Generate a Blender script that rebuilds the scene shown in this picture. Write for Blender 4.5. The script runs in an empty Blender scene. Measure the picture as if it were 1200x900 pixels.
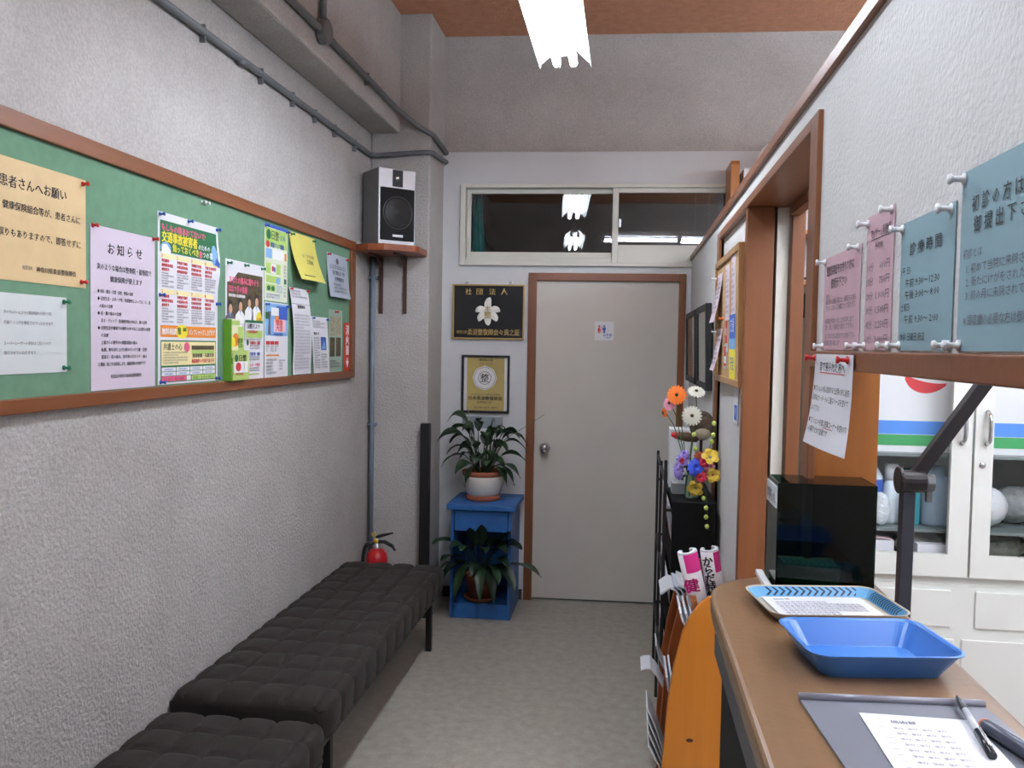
import bpy, bmesh, math, random
from mathutils import Vector, Matrix

random.seed(7)
SC = bpy.context.scene
COL = SC.collection
R = math.radians
PI = math.pi

# ------------------------------------------------------------------ camera
def setup_camera():
    yaw, pitch, roll = R(7.623), R(2.587), R(0.968)
    fw = Vector((-math.sin(yaw) * math.cos(pitch), math.cos(yaw) * math.cos(pitch), -math.sin(pitch)))
    rt = Vector((math.cos(yaw), math.sin(yaw), 0))
    up = rt.cross(fw)
    rt2 = math.cos(roll) * rt + math.sin(roll) * up
    up2 = rt2.cross(fw)
    cd = bpy.data.cameras.new('camera')
    cd.sensor_width = 36
    cd.lens = 1000.64 / 1200 * 36
    cd.clip_start = 0.02
    ob = bpy.data.objects.new('camera', cd)
    COL.objects.link(ob)
    m = Matrix.Identity(4)
    for i in range(3):
        m[i][0], m[i][1], m[i][2] = rt2[i], up2[i], -fw[i]
    m[0][3], m[1][3], m[2][3] = 0, 0, 1.5
    ob.matrix_world = m
    SC.camera = ob

setup_camera()
# ------------------------------------------------------------------ world, exposure
W = bpy.data.worlds.new('world')
W.use_nodes = True
W.node_tree.nodes['Background'].inputs[0].default_value = (0.5, 0.55, 0.6, 1)
W.node_tree.nodes['Background'].inputs[1].default_value = 0.05
SC.world = W
SC.view_settings.view_transform = 'Standard'
SC.view_settings.look = 'None'
SC.view_settings.gamma = 1
SC.view_settings.use_curve_mapping = False
SC.view_settings.exposure = 1.72
TUBE_POWER = 16.0          # emission of the fluorescent tubes
try:
    SC.cycles.use_denoising = True
    SC.cycles.max_bounces = 10
    SC.cycles.transparent_max_bounces = 16
    SC.cycles.caustics_reflective = False
    SC.cycles.caustics_refractive = False
    SC.cycles.sample_clamp_indirect = 6
except Exception:
    pass

# ------------------------------------------------------------------ materials
def lin(c):
    return tuple((v / 255 / 12.92) if v / 255 <= 0.04045 else ((v / 255 + 0.055) / 1.055) ** 2.4 for v in c)

MATS = {}
def mat(name, col, rough=0.5, metal=0.0, spec=0.5, vary=0.06, vscale=8.0, bump=0.0, bscale=80.0, stretch=(1, 1, 1), coat=0.0, col2=None, speck=0.0):
    if name in MATS:
        return MATS[name]
    m = bpy.data.materials.new(name)
    m.use_nodes = True
    nt = m.node_tree
    b = nt.nodes['Principled BSDF']
    c = lin(col)
    b.inputs['Roughness'].default_value = rough
    b.inputs['Metallic'].default_value = metal
    b.inputs['Specular IOR Level'].default_value = spec
    b.inputs['Coat Weight'].default_value = coat
    b.inputs['Coat Roughness'].default_value = 0.15
    tc = nt.nodes.new('ShaderNodeTexCoord')
    mp = nt.nodes.new('ShaderNodeMapping')
    mp.inputs['Scale'].default_value = stretch
    nt.links.new(tc.outputs['Object'], mp.inputs['Vector'])
    n = nt.nodes.new('ShaderNodeTexNoise')
    n.inputs['Scale'].default_value = vscale
    n.inputs['Detail'].default_value = 5
    n.inputs['Roughness'].default_value = 0.6
    nt.links.new(mp.outputs['Vector'], n.inputs['Vector'])
    r = nt.nodes.new('ShaderNodeValToRGB')
    r.color_ramp.elements[0].position = 0.3
    r.color_ramp.elements[1].position = 0.7
    ca = lin(col2) if col2 else tuple(max(0, v * (1 - vary)) for v in c)
    cb = c if col2 else tuple(min(1, v * (1 + vary)) for v in c)
    r.color_ramp.elements[0].color = (*ca, 1)
    r.color_ramp.elements[1].color = (*cb, 1)
    nt.links.new(n.outputs['Fac'], r.inputs['Fac'])
    out = r.outputs['Color']
    if speck:
        n3 = nt.nodes.new('ShaderNodeTexNoise')
        n3.inputs['Scale'].default_value = 120
        n3.inputs['Detail'].default_value = 3
        nt.links.new(tc.outputs['Object'], n3.inputs['Vector'])
        mr = nt.nodes.new('ShaderNodeMapRange')
        mr.inputs['From Min'].default_value = 0.38
        mr.inputs['From Max'].default_value = 0.62
        mr.inputs['To Min'].default_value = 1 - speck
        mr.inputs['To Max'].default_value = 1
        nt.links.new(n3.outputs['Fac'], mr.inputs['Value'])
        mx = nt.nodes.new('ShaderNodeVectorMath')
        mx.operation = 'MULTIPLY'
        nt.links.new(out, mx.inputs[0])
        nt.links.new(mr.outputs['Result'], mx.inputs[1])
        out = mx.outputs['Vector']
    nt.links.new(out, b.inputs['Base Color'])
    if bump:
        n2 = nt.nodes.new('ShaderNodeTexNoise')
        n2.inputs['Scale'].default_value = bscale
        n2.inputs['Detail'].default_value = 4
        nt.links.new(tc.outputs['Object'], n2.inputs['Vector'])
        bp = nt.nodes.new('ShaderNodeBump')
        bp.inputs['Strength'].default_value = bump
        bp.inputs['Distance'].default_value = 0.01
        nt.links.new(n2.outputs['Fac'], bp.inputs['Height'])
        nt.links.new(bp.outputs['Normal'], b.inputs['Normal'])
    MATS[name] = m
    return m

def wood(name, light, dark, axis='z', rough=0.42, scale=14.0, coat=0.15):
    st = {'x': (0.06, 1, 1), 'y': (1, 0.06, 1), 'z': (1, 1, 0.06)}[axis]
    return mat(name, light, rough=rough, col2=dark, vscale=scale, stretch=st, coat=coat, bump=0.05, bscale=60)

def emit(name, col, power):
    m = bpy.data.materials.new(name)
    m.use_nodes = True
    b = m.node_tree.nodes['Principled BSDF']
    b.inputs['Base Color'].default_value = (0.9, 0.9, 0.9, 1)
    b.inputs['Emission Color'].default_value = (*lin(col), 1)
    b.inputs['Emission Strength'].default_value = power
    MATS[name] = m
    return m

def glass(name, tint, ior=1.5, rough=0.0, haze=None, hazefac=0.0):
    m = bpy.data.materials.new(name)
    m.use_nodes = True
    nt = m.node_tree
    nt.nodes.remove(nt.nodes['Principled BSDF'])
    o = nt.nodes['Material Output']
    fr = nt.nodes.new('ShaderNodeFresnel')
    fr.inputs['IOR'].default_value = ior
    tr = nt.nodes.new('ShaderNodeBsdfTransparent')
    tr.inputs[0].default_value = (*tint, 1)
    gl = nt.nodes.new('ShaderNodeBsdfGlossy')
    gl.inputs['Roughness'].default_value = rough
    mx = nt.nodes.new('ShaderNodeMixShader')
    geo = nt.nodes.new('ShaderNodeNewGeometry')
    front = nt.nodes.new('ShaderNodeMath')
    front.operation = 'SUBTRACT'
    front.inputs[0].default_value = 1.0
    nt.links.new(geo.outputs['Backfacing'], front.inputs[1])
    fac = nt.nodes.new('ShaderNodeMath')
    fac.operation = 'MULTIPLY'
    nt.links.new(fr.outputs[0], fac.inputs[0])
    nt.links.new(front.outputs[0], fac.inputs[1])
    nt.links.new(fac.outputs[0], mx.inputs[0])
    src = tr.outputs[0]
    if haze:
        df = nt.nodes.new('ShaderNodeBsdfDiffuse')
        df.inputs[0].default_value = (*lin(haze), 1)
        m2 = nt.nodes.new('ShaderNodeMixShader')
        m2.inputs[0].default_value = hazefac
        nt.links.new(tr.outputs[0], m2.inputs[1])
        nt.links.new(df.outputs[0], m2.inputs[2])
        src = m2.outputs[0]
    nt.links.new(src, mx.inputs[1])
    nt.links.new(gl.outputs[0], mx.inputs[2])
    nt.links.new(mx.outputs[0], o.inputs[0])
    MATS[name] = m
    return m

stucco = mat('grey_stucco', (197, 194, 191), rough=0.95, spec=0.15, col2=(181, 177, 174), vscale=3, bump=0.6, bscale=85, speck=0.14)
whitewall = mat('white_wallboard', (212, 214, 217), rough=0.85, spec=0.2, vary=0.02, vscale=4, bump=0.15, bscale=120)
wallpaper = mat('white_wallpaper', (208, 206, 204), rough=0.85, spec=0.2, vary=0.03, vscale=5, bump=0.22, bscale=130)
ceil_m = mat('orange_ceiling', (204, 150, 120), rough=0.95, spec=0.1, vary=0.1, vscale=25, bump=0.5, bscale=90)
floor_m = mat('beige_vinyl', (166, 160, 149), rough=0.45, spec=0.35, col2=(148, 141, 130), vscale=22, bump=0.04, bscale=40, speck=0.08)
brown_z = wood('brown_wood_upright', (136, 82, 46), (114, 65, 35), 'z')
brown_y = wood('brown_wood_lengthwise', (136, 82, 47), (114, 65, 36), 'y')
brown_x = wood('brown_wood_crosswise', (134, 79, 46), (112, 63, 35), 'x')
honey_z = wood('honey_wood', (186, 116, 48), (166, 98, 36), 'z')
pine_z = wood('honey_pine', (206, 130, 40), (184, 108, 30), 'z', scale=9)
shadepine_z = wood('shaded_pine', (170, 90, 42), (146, 72, 32), 'z', scale=9)  # same pine as the near rack panel, with its shade put into the colour
counter_m = wood('counter_wood', (136, 104, 74), (114, 85, 58), 'y', rough=0.33, scale=20, coat=0.25)
cork_m = mat('cork', (186, 150, 108), rough=0.9, vary=0.15, vscale=60)
black_m = mat('black_paint', (22, 22, 24), rough=0.5, vary=0.1)
blackfleck = mat('black_laminate', (12, 12, 13), rough=0.6, spec=0.2, vary=0.3, vscale=40)
steel_dark = mat('dark_steel', (24, 23, 24), rough=0.45, metal=0.2, vary=0.1)
greyband = mat('grey_edge_band', (78, 78, 82), rough=0.5)
chrome = mat('chrome', (210, 210, 212), rough=0.16, metal=1.0, vary=0.02)
brushed = mat('brushed_silver', (196, 198, 204), rough=0.35, metal=0.7, vary=0.03)
pipe_m = mat('grey_conduit', (112, 116, 120), rough=0.5, metal=0.1, vary=0.08)
pipeblue = mat('blue_grey_conduit', (122, 134, 150), rough=0.5, vary=0.08)
cream = mat('cream_aluminium', (214, 214, 204), rough=0.45, vary=0.02)
doorwhite = mat('cream_door', (206, 200, 192), rough=0.55, vary=0.03, vscale=3)
greenfelt = mat('green_board', (108, 144, 118), rough=0.9, spec=0.15, vary=0.07, vscale=30)
bench_m = mat('dark_velvet', (44, 38, 35), rough=0.75, spec=0.3, vary=0.18, vscale=40, bump=0.2, bscale=260)
bench_m.node_tree.nodes['Principled BSDF'].inputs['Sheen Weight'].default_value = 0.04
blue_paint = mat('blue_paint', (40, 96, 160), rough=0.45, vary=0.14, vscale=9)
terracotta = mat('terracotta', (150, 84, 60), rough=0.8, vary=0.1)
glaze = mat('cream_glaze', (206, 200, 190), rough=0.16, vary=0.05, coat=0.5)
soil = mat('soil', (50, 38, 28), rough=1, vary=0.3, vscale=60, bump=1, bscale=120)
leaf_a = mat('leaf_green', (36, 62, 36), rough=0.4, vary=0.35, vscale=12)
leaf_b = mat('leaf_dark', (26, 46, 32), rough=0.42, vary=0.35, vscale=12)
leaf_y = mat('leaf_yellowish', (106, 116, 50), rough=0.5, vary=0.2)
stem_m = mat('green_stem', (70, 96, 52), rough=0.5)
red_m = mat('red_paint', (190, 30, 34), rough=0.3, vary=0.05)
yellow_m = mat('yellow_plastic', (226, 190, 40), rough=0.4)
white_p = mat('white_plastic', (226, 226, 228), rough=0.4, vary=0.01)
paper_w = mat('white_paper', (226, 226, 232), rough=0.5, vary=0.01)
paper_lil = mat('lilac_white_paper', (218, 206, 222), rough=0.35, vary=0.01, coat=0.2)
paper_pale = mat('pale_grey_paper', (206, 212, 212), rough=0.7, vary=0.03)
paper_tan = mat('tan_paper', (214, 186, 140), rough=0.6, vary=0.05, vscale=14)
paper_pink = mat('pink_paper', (200, 164, 174), rough=0.5, vary=0.02)
paper_blue = mat('blue_grey_paper', (134, 164, 174), rough=0.5, vary=0.02)
paper_yel = mat('yellow_paper', (214, 204, 104), rough=0.6, vary=0.03)
paper_lb = mat('pale_blue_paper', (176, 186, 200), rough=0.6, vary=0.03)
plast_clear = mat('frosted_plastic', (150, 178, 162), rough=0.3, vary=0.03)
steelblue_tray = mat('blue_plastic', (64, 122, 198), rough=0.32, vary=0.02, coat=0.2)
clip_grey = mat('grey_plastic', (112, 114, 124), rough=0.45, vary=0.03)
arm_m = mat('charcoal_metal', (58, 60, 70), rough=0.4, metal=0.2, vary=0.05)
arm_b = mat('black_metal', (34, 29, 32), rough=0.4, metal=0.2, vary=0.05)
cab_m = mat('white_cabinet', (222, 222, 216), rough=0.4, vary=0.01)
ink = mat('black_ink', (40, 38, 42), rough=0.6)
ink_g = mat('grey_ink', (96, 92, 104), rough=0.6)
ink_r = mat('red_ink', (206, 60, 66), rough=0.6)
ink_p = mat('pink_ink', (228, 96, 138), rough=0.6)
ink_b = mat('blue_ink', (60, 96, 184), rough=0.6)
ink_lb = mat('light_blue_ink', (130, 176, 222), rough=0.6)
ink_y = mat('yellow_ink', (240, 222, 60), rough=0.6)
ink_ly = mat('cream_ink', (240, 226, 170), rough=0.6)
ink_o = mat('orange_ink', (230, 140, 50), rough=0.6)
ink_gr = mat('green_ink', (40, 110, 70), rough=0.6)
ink_lg = mat('light_green_ink', (176, 206, 110), rough=0.6)
ink_w = mat('white_ink', (238, 238, 240), rough=0.6)
ink_br = mat('brown_ink', (84, 74, 52), rough=0.7, vary=0.5, vscale=60)
ink_sk = mat('skin_ink', (206, 160, 132), rough=0.6)
gold = mat('gold_leaf', (186, 156, 96), rough=0.4, metal=0.4, vary=0.08)
goldpaper = mat('gold_paper', (196, 176, 106), rough=0.45, metal=0.0, vary=0.06)
pinkmag = mat('magenta_print', (222, 50, 140), rough=0.35)
purple = mat('purple_print', (84, 44, 100), rough=0.4)
tealcloth = mat('teal_cloth', (40, 150, 150), rough=0.9)
tube_m = emit('lit_tube', (232, 242, 255), TUBE_POWER * 1.3)
tube_dim = emit('older_lit_tube', (232, 242, 255), TUBE_POWER * 0.70)
lampwhite = mat('white_enamel', (238, 238, 238), rough=0.35, vary=0.0)
pane_m = glass('window_glass', (0.82, 0.86, 0.85), ior=2.1)
cabpane_m = glass('cabinet_glass', (0.985, 0.99, 0.99), ior=1.25)
smoke_m = glass('dark_green_acrylic', (0.24, 0.36, 0.31), ior=1.35)
frameglass = glass('picture_glass', (0.98, 0.98, 0.98), ior=1.35)
clearplast = glass('clear_plastic', (0.82, 0.86, 0.88), ior=1.4, haze=(210, 220, 226), hazefac=0.25)

# ------------------------------------------------------------------ geometry helpers
class B:
    def __init__(self):
        self.bm = bmesh.new()
    def box(self, x0, x1, y0, y1, z0, z1, M=None):
        vs = [self.bm.verts.new((x, y, z)) for x in (x0, x1) for y in (y0, y1) for z in (z0, z1)]
        if M is not None:
            for v in vs:
                v.co = M @ v.co
        for f in ((0, 1, 3, 2), (4, 6, 7, 5), (0, 4, 5, 1), (2, 3, 7, 6), (0, 2, 6, 4), (1, 5, 7, 3)):
            self.bm.faces.new([vs[i] for i in f])
        return self
    def prism(self, poly, fn, a, b):
        """poly: 2-D outline, fn(p, q, t) -> point, t from a to b"""
        A = [self.bm.verts.new(fn(p, q, a)) for p, q in poly]
        C = [self.bm.verts.new(fn(p, q, b)) for p, q in poly]
        n = len(poly)
        self.bm.faces.new(A)
        self.bm.faces.new(C[::-1])
        for i in range(n):
            self.bm.faces.new([A[i], C[i], C[(i + 1) % n], A[(i + 1) % n]])
        return self
    def lathe(self, prof, M=None, seg=20):
        rings = []
        for r, z in prof:
            if r < 1e-6:
                rings.append([self.bm.verts.new((0, 0, z))])
            else:
                rings.append([self.bm.verts.new((r * math.cos(2 * PI * i / seg), r * math.sin(2 * PI * i / seg), z)) for i in range(seg)])
        for a, b in zip(rings, rings[1:]):
            for i in range(seg):
                j = (i + 1) % seg
                if len(a) == 1 and len(b) == 1:
                    continue
                if len(a) == 1:
                    self.bm.faces.new([a[0], b[i], b[j]])
                elif len(b) == 1:
                    self.bm.faces.new([a[i], b[0], a[j]])
                else:
                    self.bm.faces.new([a[i], b[i], b[j], a[j]])
        if M is not None:
            for rg in rings:
                for v in rg:
                    v.co = M @ v.co
        return self
    def tube(self, pts, r, seg=10, square=False):
        pts = [Vector(p) for p in pts]
        rs = r if isinstance(r, (list, tuple)) else [r] * len(pts)
        rings = []
        ref = None
        for i, p in enumerate(pts):
            d = (pts[min(i + 1, len(pts) - 1)] - pts[max(i - 1, 0)]).normalized()
            if ref is None:
                ref = Vector((0, 0, 1)) if abs(d.z) < 0.9 else Vector((1, 0, 0))
            s = d.cross(ref).normalized()
            t = s.cross(d).normalized()
            ref = t
            n = 4 if square else seg
            off = PI / 4 if square else 0
            k = rs[i] * (math.sqrt(2) if square else 1)
            rings.append([self.bm.verts.new(p + k * (math.cos(off + 2 * PI * j / n) * s + math.sin(off + 2 * PI * j / n) * t)) for j in range(n)])
        for a, b in zip(rings, rings[1:]):
            n = len(a)
            for j in range(n):
                self.bm.faces.new([a[j], a[(j + 1) % n], b[(j + 1) % n], b[j]])
        self.bm.faces.new(rings[0][::-1])
        self.bm.faces.new(rings[-1])
        return self
    def ball(self, c, r, seg=10, sc=(1, 1, 1), M=None):
        m = Matrix.Translation(c) @ (M if M is not None else Matrix.Identity(4)) @ Matrix.Diagonal((r * sc[0], r * sc[1], r * sc[2], 1))
        bmesh.ops.create_uvsphere(self.bm, u_segments=seg, v_segments=max(4, seg // 2 + 1), radius=1, matrix=m)
        return self
    def grid(self, fn, nu, nv, thick=None):
        """sheet from fn(u, v); thick = fn giving the back side"""
        def lay(f):
            return [[self.bm.verts.new(f(i / nu, j / nv)) for j in range(nv + 1)] for i in range(nu + 1)]
        A = lay(fn)
        for i in range(nu):
            for j in range(nv):
                self.bm.faces.new([A[i][j], A[i + 1][j], A[i + 1][j + 1], A[i][j + 1]])
        if thick:
            C = lay(thick)
            for i in range(nu):
                for j in range(nv):
                    self.bm.faces.new([C[i][j], C[i][j + 1], C[i + 1][j + 1], C[i + 1][j]])
            edge = [(i, 0) for i in range(nu)] + [(nu, j) for j in range(nv)] + [(i, nv) for i in range(nu, 0, -1)] + [(0, j) for j in range(nv, 0, -1)]
            for k in range(len(edge)):
                a, b = edge[k], edge[(k + 1) % len(edge)]
                self.bm.faces.new([A[a[0]][a[1]], C[a[0]][a[1]], C[b[0]][b[1]], A[b[0]][b[1]]])
        return self
    def xf(self, M):
        self.bm.transform(M)
        return self

def wmat(o):
    m = o.matrix_basis.copy()
    if o.parent:
        m = wmat(o.parent) @ o.matrix_parent_inverse @ m
    return m

def obj(name, b, m, parent=None, bevel=0.0, smooth=False, seg=2, T=None):
    if T is not None:
        b.bm.transform(T)
    bmesh.ops.recalc_face_normals(b.bm, faces=b.bm.faces[:])
    me = bpy.data.meshes.new(name)
    b.bm.to_mesh(me)
    b.bm.free()
    me.materials.append(m)
    if smooth:
        for p in me.polygons:
            p.use_smooth = True
    o = bpy.data.objects.new(name, me)
    COL.objects.link(o)
    if parent is not None:
        o.parent = parent
        o.matrix_parent_inverse = wmat(parent).inverted()
    if bevel:
        md = o.modifiers.new('bevel', 'BEVEL')
        md.width = bevel
        md.segments = seg
        md.limit_method = 'ANGLE'
        md.angle_limit = R(35)
    return o

def tag(o, label, cat, group=None, kind=None):
    o['label'] = label
    o['category'] = cat
    if group:
        o['group'] = group
    if kind:
        o['kind'] = kind
    return o

def thing(name, label, cat, loc=(0, 0, 0), group=None):
    o = bpy.data.objects.new(name, None)
    o.empty_display_size = 0.05
    COL.objects.link(o)
    o.location = loc
    return tag(o, label, cat, group)

def struct(name, b, m, label=None, bevel=0.0, T=None, parent=None):
    o = obj(name, b, m, parent, bevel=bevel, T=T)
    if parent is None:
        o['kind'] = 'structure'
        if label:
            o['label'] = label
    return o

class Frame:
    """a flat working plane: origin, right, up, out of the surface"""
    def __init__(self, o, r, u, n):
        self.o, self.r, self.u, self.n = Vector(o), Vector(r).normalized(), Vector(u).normalized(), Vector(n).normalized()
    def pt(self, s, h, d=0.0):
        return self.o + self.r * s + self.u * h + self.n * d
    def M(self, s=0, h=0, d=0):
        m = Matrix.Identity(4)
        for i in range(3):
            m[i][0], m[i][1], m[i][2] = self.r[i], self.u[i], self.n[i]
        m.translation = self.pt(s, h, d)
        return m

PHI = R(2.4167)
FAR = Matrix.Translation((0, 4.986, 0)) @ Matrix.Rotation(PHI, 4, 'Z')      # far wall: local x along the wall, +y behind it
F_left = Frame((-1.405, 0, 0), (0, 1, 0), (0, 0, 1), (1, 0, 0))            # face of the notice board
F_right = Frame((0.356, 0, 0), (0, -1, 0), (0, 0, 1), (-1, 0, 0))          # s = -y
F_far = Frame((0, 4.986, 0), (math.cos(PHI), math.sin(PHI), 0), (0, 0, 1), (math.sin(PHI), -math.cos(PHI), 0))

def add_text(bm, s, size, mapfn, u, v, w=None, align='CENTER', bold=0.0, d=0.0, vertical=False):
    if vertical:
        s = '\n'.join(s)
    cu = bpy.data.curves.new('lettering', 'FONT')
    cu.body = s
    cu.size = size
    cu.align_x = align if w is None else 'LEFT'
    cu.resolution_u = 1
    cu.space_line = 0.86
    tmp = bpy.data.objects.new('lettering', cu)
    me = bpy.data.meshes.new_from_object(tmp)
    sx, x0 = 1.0, 0.0
    if len(me.vertices):
        xs = [q.co.x for q in me.vertices]
        if w is not None:
            span = max(xs) - min(xs)
            sx = w / span if span > 0 else 1
            x0 = -min(xs) * sx
    reps = [(0, 0)] if not bold else [(-1, 0), (1, 0)] if bold < 0.015 else [(-1, -0.6), (1, -0.6), (-1, 0.6), (1, 0.6)]
    k = size * min(0.028, 0.010 + bold * 0.6)
    for ri, (rx, ry) in enumerate(reps):                                  # heavier strokes: the glyphs again, a hair to the side
        vs = [bm.verts.new(mapfn(u + x0 + q.co.x * sx + rx * k * sx, v + q.co.y + ry * k, d + 0.00012 * ri)) for q in me.vertices]
        for p in me.polygons:
            try:
                bm.faces.new([vs[i] for i in p.vertices])
            except ValueError:
                pass
    bpy.data.objects.remove(tmp)
    bpy.data.meshes.remove(me)
    bpy.data.curves.remove(cu)

class Sheet:
    """a sheet of paper (the thing) with its print as flat children"""
    def __init__(self, name, label, cat, fr, s0, h0, Wd, H, m, deform=None, group=None, lift=0.001, thick=0.0008, parent=None):
        self.fr, self.s0, self.h0, self.W, self.H, self.deform, self.lift, self.th = fr, s0, h0, Wd, H, deform, lift, thick
        self.args = (name, m, parent, label, cat, group)
        self.lay = {}
    def map(self, u, v, d=0.0):
        du = dv = dn = 0.0
        if self.deform:
            du, dv, dn = self.deform(u / self.W, v / self.H)
        return self.fr.pt(self.s0 + u + du, self.h0 + v + dv, self.lift + self.th + dn + d)
    def L(self, m, kind):
        k = (m.name, kind)
        if k not in self.lay:
            self.lay[k] = B()
        return self.lay[k]
    def rect(self, m, u0, u1, v0, v1, d=0.0004):
        n = 5 if self.deform else 1
        self.L(m, 'printed_panel').grid(lambda a, c: self.map(u0 + a * (u1 - u0), v0 + c * (v1 - v0), d), n, n)
        return self
    def disc(self, m, u, v, ru, rv=None, d=0.0006, seg=18):
        rv = rv or ru
        bm = self.L(m, 'printed_panel').bm
        bm.faces.new([bm.verts.new(self.map(u + ru * math.cos(2 * PI * i / seg), v + rv * math.sin(2 * PI * i / seg), d)) for i in range(seg)])
        return self
    def poly(self, m, pts, d=0.0006):
        bm = self.L(m, 'printed_panel').bm
        bm.faces.new([bm.verts.new(self.map(u, v, d)) for u, v in pts])
        return self
    def text(self, m, s, u, v, size, w=None, align='CENTER', bold=0.0, d=0.0009, vertical=False):
        add_text(self.L(m, 'lettering').bm, s, size, self.map, u, v, w, align, bold, d, vertical)
        return self
    def lines(self, m, u0, u1, v0, v1, n, chars='施術料金相談保険事故診療受付予約案内', size=None, bold=0.0):
        """n rows of fine print"""
        size = size or (v0 - v1) / n * 0.8
        rnd = random.Random(int(u0 * 1e4) + n)
        for i in range(n):
            v = v0 - (v0 - v1) * (i + 0.8) / n
            k = max(2, int((u1 - u0) / size * (1 if rnd.random() > 0.3 else 0.6)))
            st = ''.join(rnd.choice(chars) for _ in range(k))
            self.text(m, st, u0, v, size, align='LEFT', bold=bold)
        return self
    def done(self):
        """one mesh: the sheet, with its print as flat faces in further material slots"""
        name, m, parent, label, cat, group = self.args
        n = (10, 10) if self.deform else (1, 1)
        b = B().grid(lambda u, v: self.map(u * self.W, v * self.H, 0), *n, thick=lambda u, v: self.map(u * self.W, v * self.H, -self.th))
        o = obj(name, b, m, parent)
        if self.lay:
            full = bmesh.new()
            full.from_mesh(o.data)
            for i, ((mn, kind), lb) in enumerate(self.lay.items()):
                n0 = len(full.faces)
                vm = {v: full.verts.new(v.co) for v in lb.bm.verts}
                for f in lb.bm.faces:
                    full.faces.new([vm[v] for v in f.verts]).material_index = i + 1
                lb.bm.free()
                o.data.materials.append(MATS[mn])
            full.to_mesh(o.data)
            full.free()
        if parent is None:
            tag(o, label, cat, group)
        self.o = o
        return o

def pin(fr, s, h, m, label, d=0.002, k=1.0, group=None):
    b = B()
    b.lathe([(0, 0), (0.0055, 0), (0.0055, 0.0015), (0.003, 0.003), (0.0028, 0.010), (0.0052, 0.0125), (0.005, 0.0145), (0, 0.015)], fr.M(s, h, d) @ Matrix.Scale(k, 4), seg=10)
    o = obj('push_pin', b, m, smooth=True)
    tag(o, label, 'pin', group)
    return o

# ------------------------------------------------------------------ the room
struct('floor', B().box(-1.7, 3.3, -2.1, 8.0, -0.1, 0), floor_m)
struct('ceiling', B().box(-1.7, 3.3, -1.0, 5.15, 3.29, 3.4), ceil_m)
struct('ceiling_beyond', B().box(-1.7, 3.3, 5.15, 8.0, 3.29, 3.4), stucco)
struct('wall_left', B().box(-1.62, -1.42, -2.1, 5.3, 0, 3.29), stucco)
struct('wall_back', B().box(-1.62, 3.3, -1.0, -0.8, 0, 3.29), stucco)
struct('wall_right_interior', B().box(3.1, 3.3, -2.0, 8.0, 0, 3.29), whitewall)
struct('wall_beyond', B().box(-1.7, 3.3, 7.8, 8.0, 0, 3.29).box(-1.7, -1.6, 5.3, 7.8, 0, 3.29), stucco)
struct('trim_beam', B().box(-1.42, -1.255, -0.8, 4.6, 2.645, 3.29), stucco, bevel=0.012)
struct('trim_pillar', B().box(-1.42, -1.085, 4.6, 5.3, 0, 3.29), stucco, bevel=0.01)
# far wall: grey upper band set back, white board below with the window and the door cut out
b = B()
b.box(-1.4, 3.3, 0.025, 0.2, 2.62, 3.29)
struct('wall_far_upper', b, stucco, T=FAR)
b = B()
b.box(-1.4, -0.965, 0, 0.1, 0, 2.62)
b.box(-0.965, 0.60, 0, 0.1, 2.425, 2.62)
b.box(-0.965, 0.60, 0, 0.1, 1.91, 1.975)
b.box(-0.965, -0.56, 0, 0.1, 0, 1.91)
b.box(0.31, 0.60, 0, 0.1, 0, 1.91)
b.box(0.60, 3.3, 0, 0.1, 0, 2.62)
struct('wall_far', b, whitewall, T=FAR)
struct('baseboard_far', B().box(-1.06, -0.585, -0.012, -0.001, 0, 0.06), mat('dark_baseboard', (66, 58, 54), rough=0.6), T=FAR)

# right partition
b = B()
b.box(0.356, 0.486, 3.43, 4.995, 0, 2.0)
b.box(0.356, 0.486, 1.70, 3.43, 1.953, 2.0)
b.box(0.356, 0.486, -0.8, 1.70, 1.499, 2.0)
b.box(0.366, 0.426, 2.70, 3.43, 0, 1.928)
b.box(0.37, 0.48, -0.8, 1.73, 0, 1.015)
struct('wall_right', b, wallpaper)
struct('trim_1', B().box(0.345, 0.497, -0.8, 4.99, 2.0, 2.027), brown_y, 'brown wooden cap rail on top of the partition', bevel=0.002)
struct('trim_2', B().box(0.346, 0.53, 1.752, 3.50, 1.928, 1.953), brown_y, 'brown wooden head of the doorway', bevel=0.002)
struct('trim_3', B().box(0.346, 0.360, 1.685, 1.752, 0, 1.953), brown_z, 'brown near upright of the doorway', bevel=0.002)
struct('trim_4', B().box(0.346, 0.37, 3.43, 3.50, 0, 1.928), brown_z, 'narrow brown far upright of the doorway', bevel=0.002)
struct('trim_5', B().box(0.350, 0.430, 2.655, 2.70, 0, 1.928), brown_z, 'brown middle post of the doorway', bevel=0.002)
struct('trim_6', B().box(0.345, 0.492, -0.8, 1.685, 1.469, 1.499), brown_y, 'brown rail over the counter window', bevel=0.002)
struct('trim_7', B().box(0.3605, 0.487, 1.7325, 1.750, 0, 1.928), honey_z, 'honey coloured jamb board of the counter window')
struct('trim_8', B().box(0.472, 0.500, 1.82, 2.64, 1.90, 1.928), brown_y, 'brown sliding door track')
d2 = struct('door_2', B().box(0.440, 0.473, 2.665, 3.40, 0.015, 1.926), mat('white_sliding_door', (222, 218, 208), rough=0.5, vary=0.02))
obj('door_stile', B().box(0.479, 0.517, 2.64, 2.70, 0, 1.926), brown_z, d2, bevel=0.002)

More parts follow.
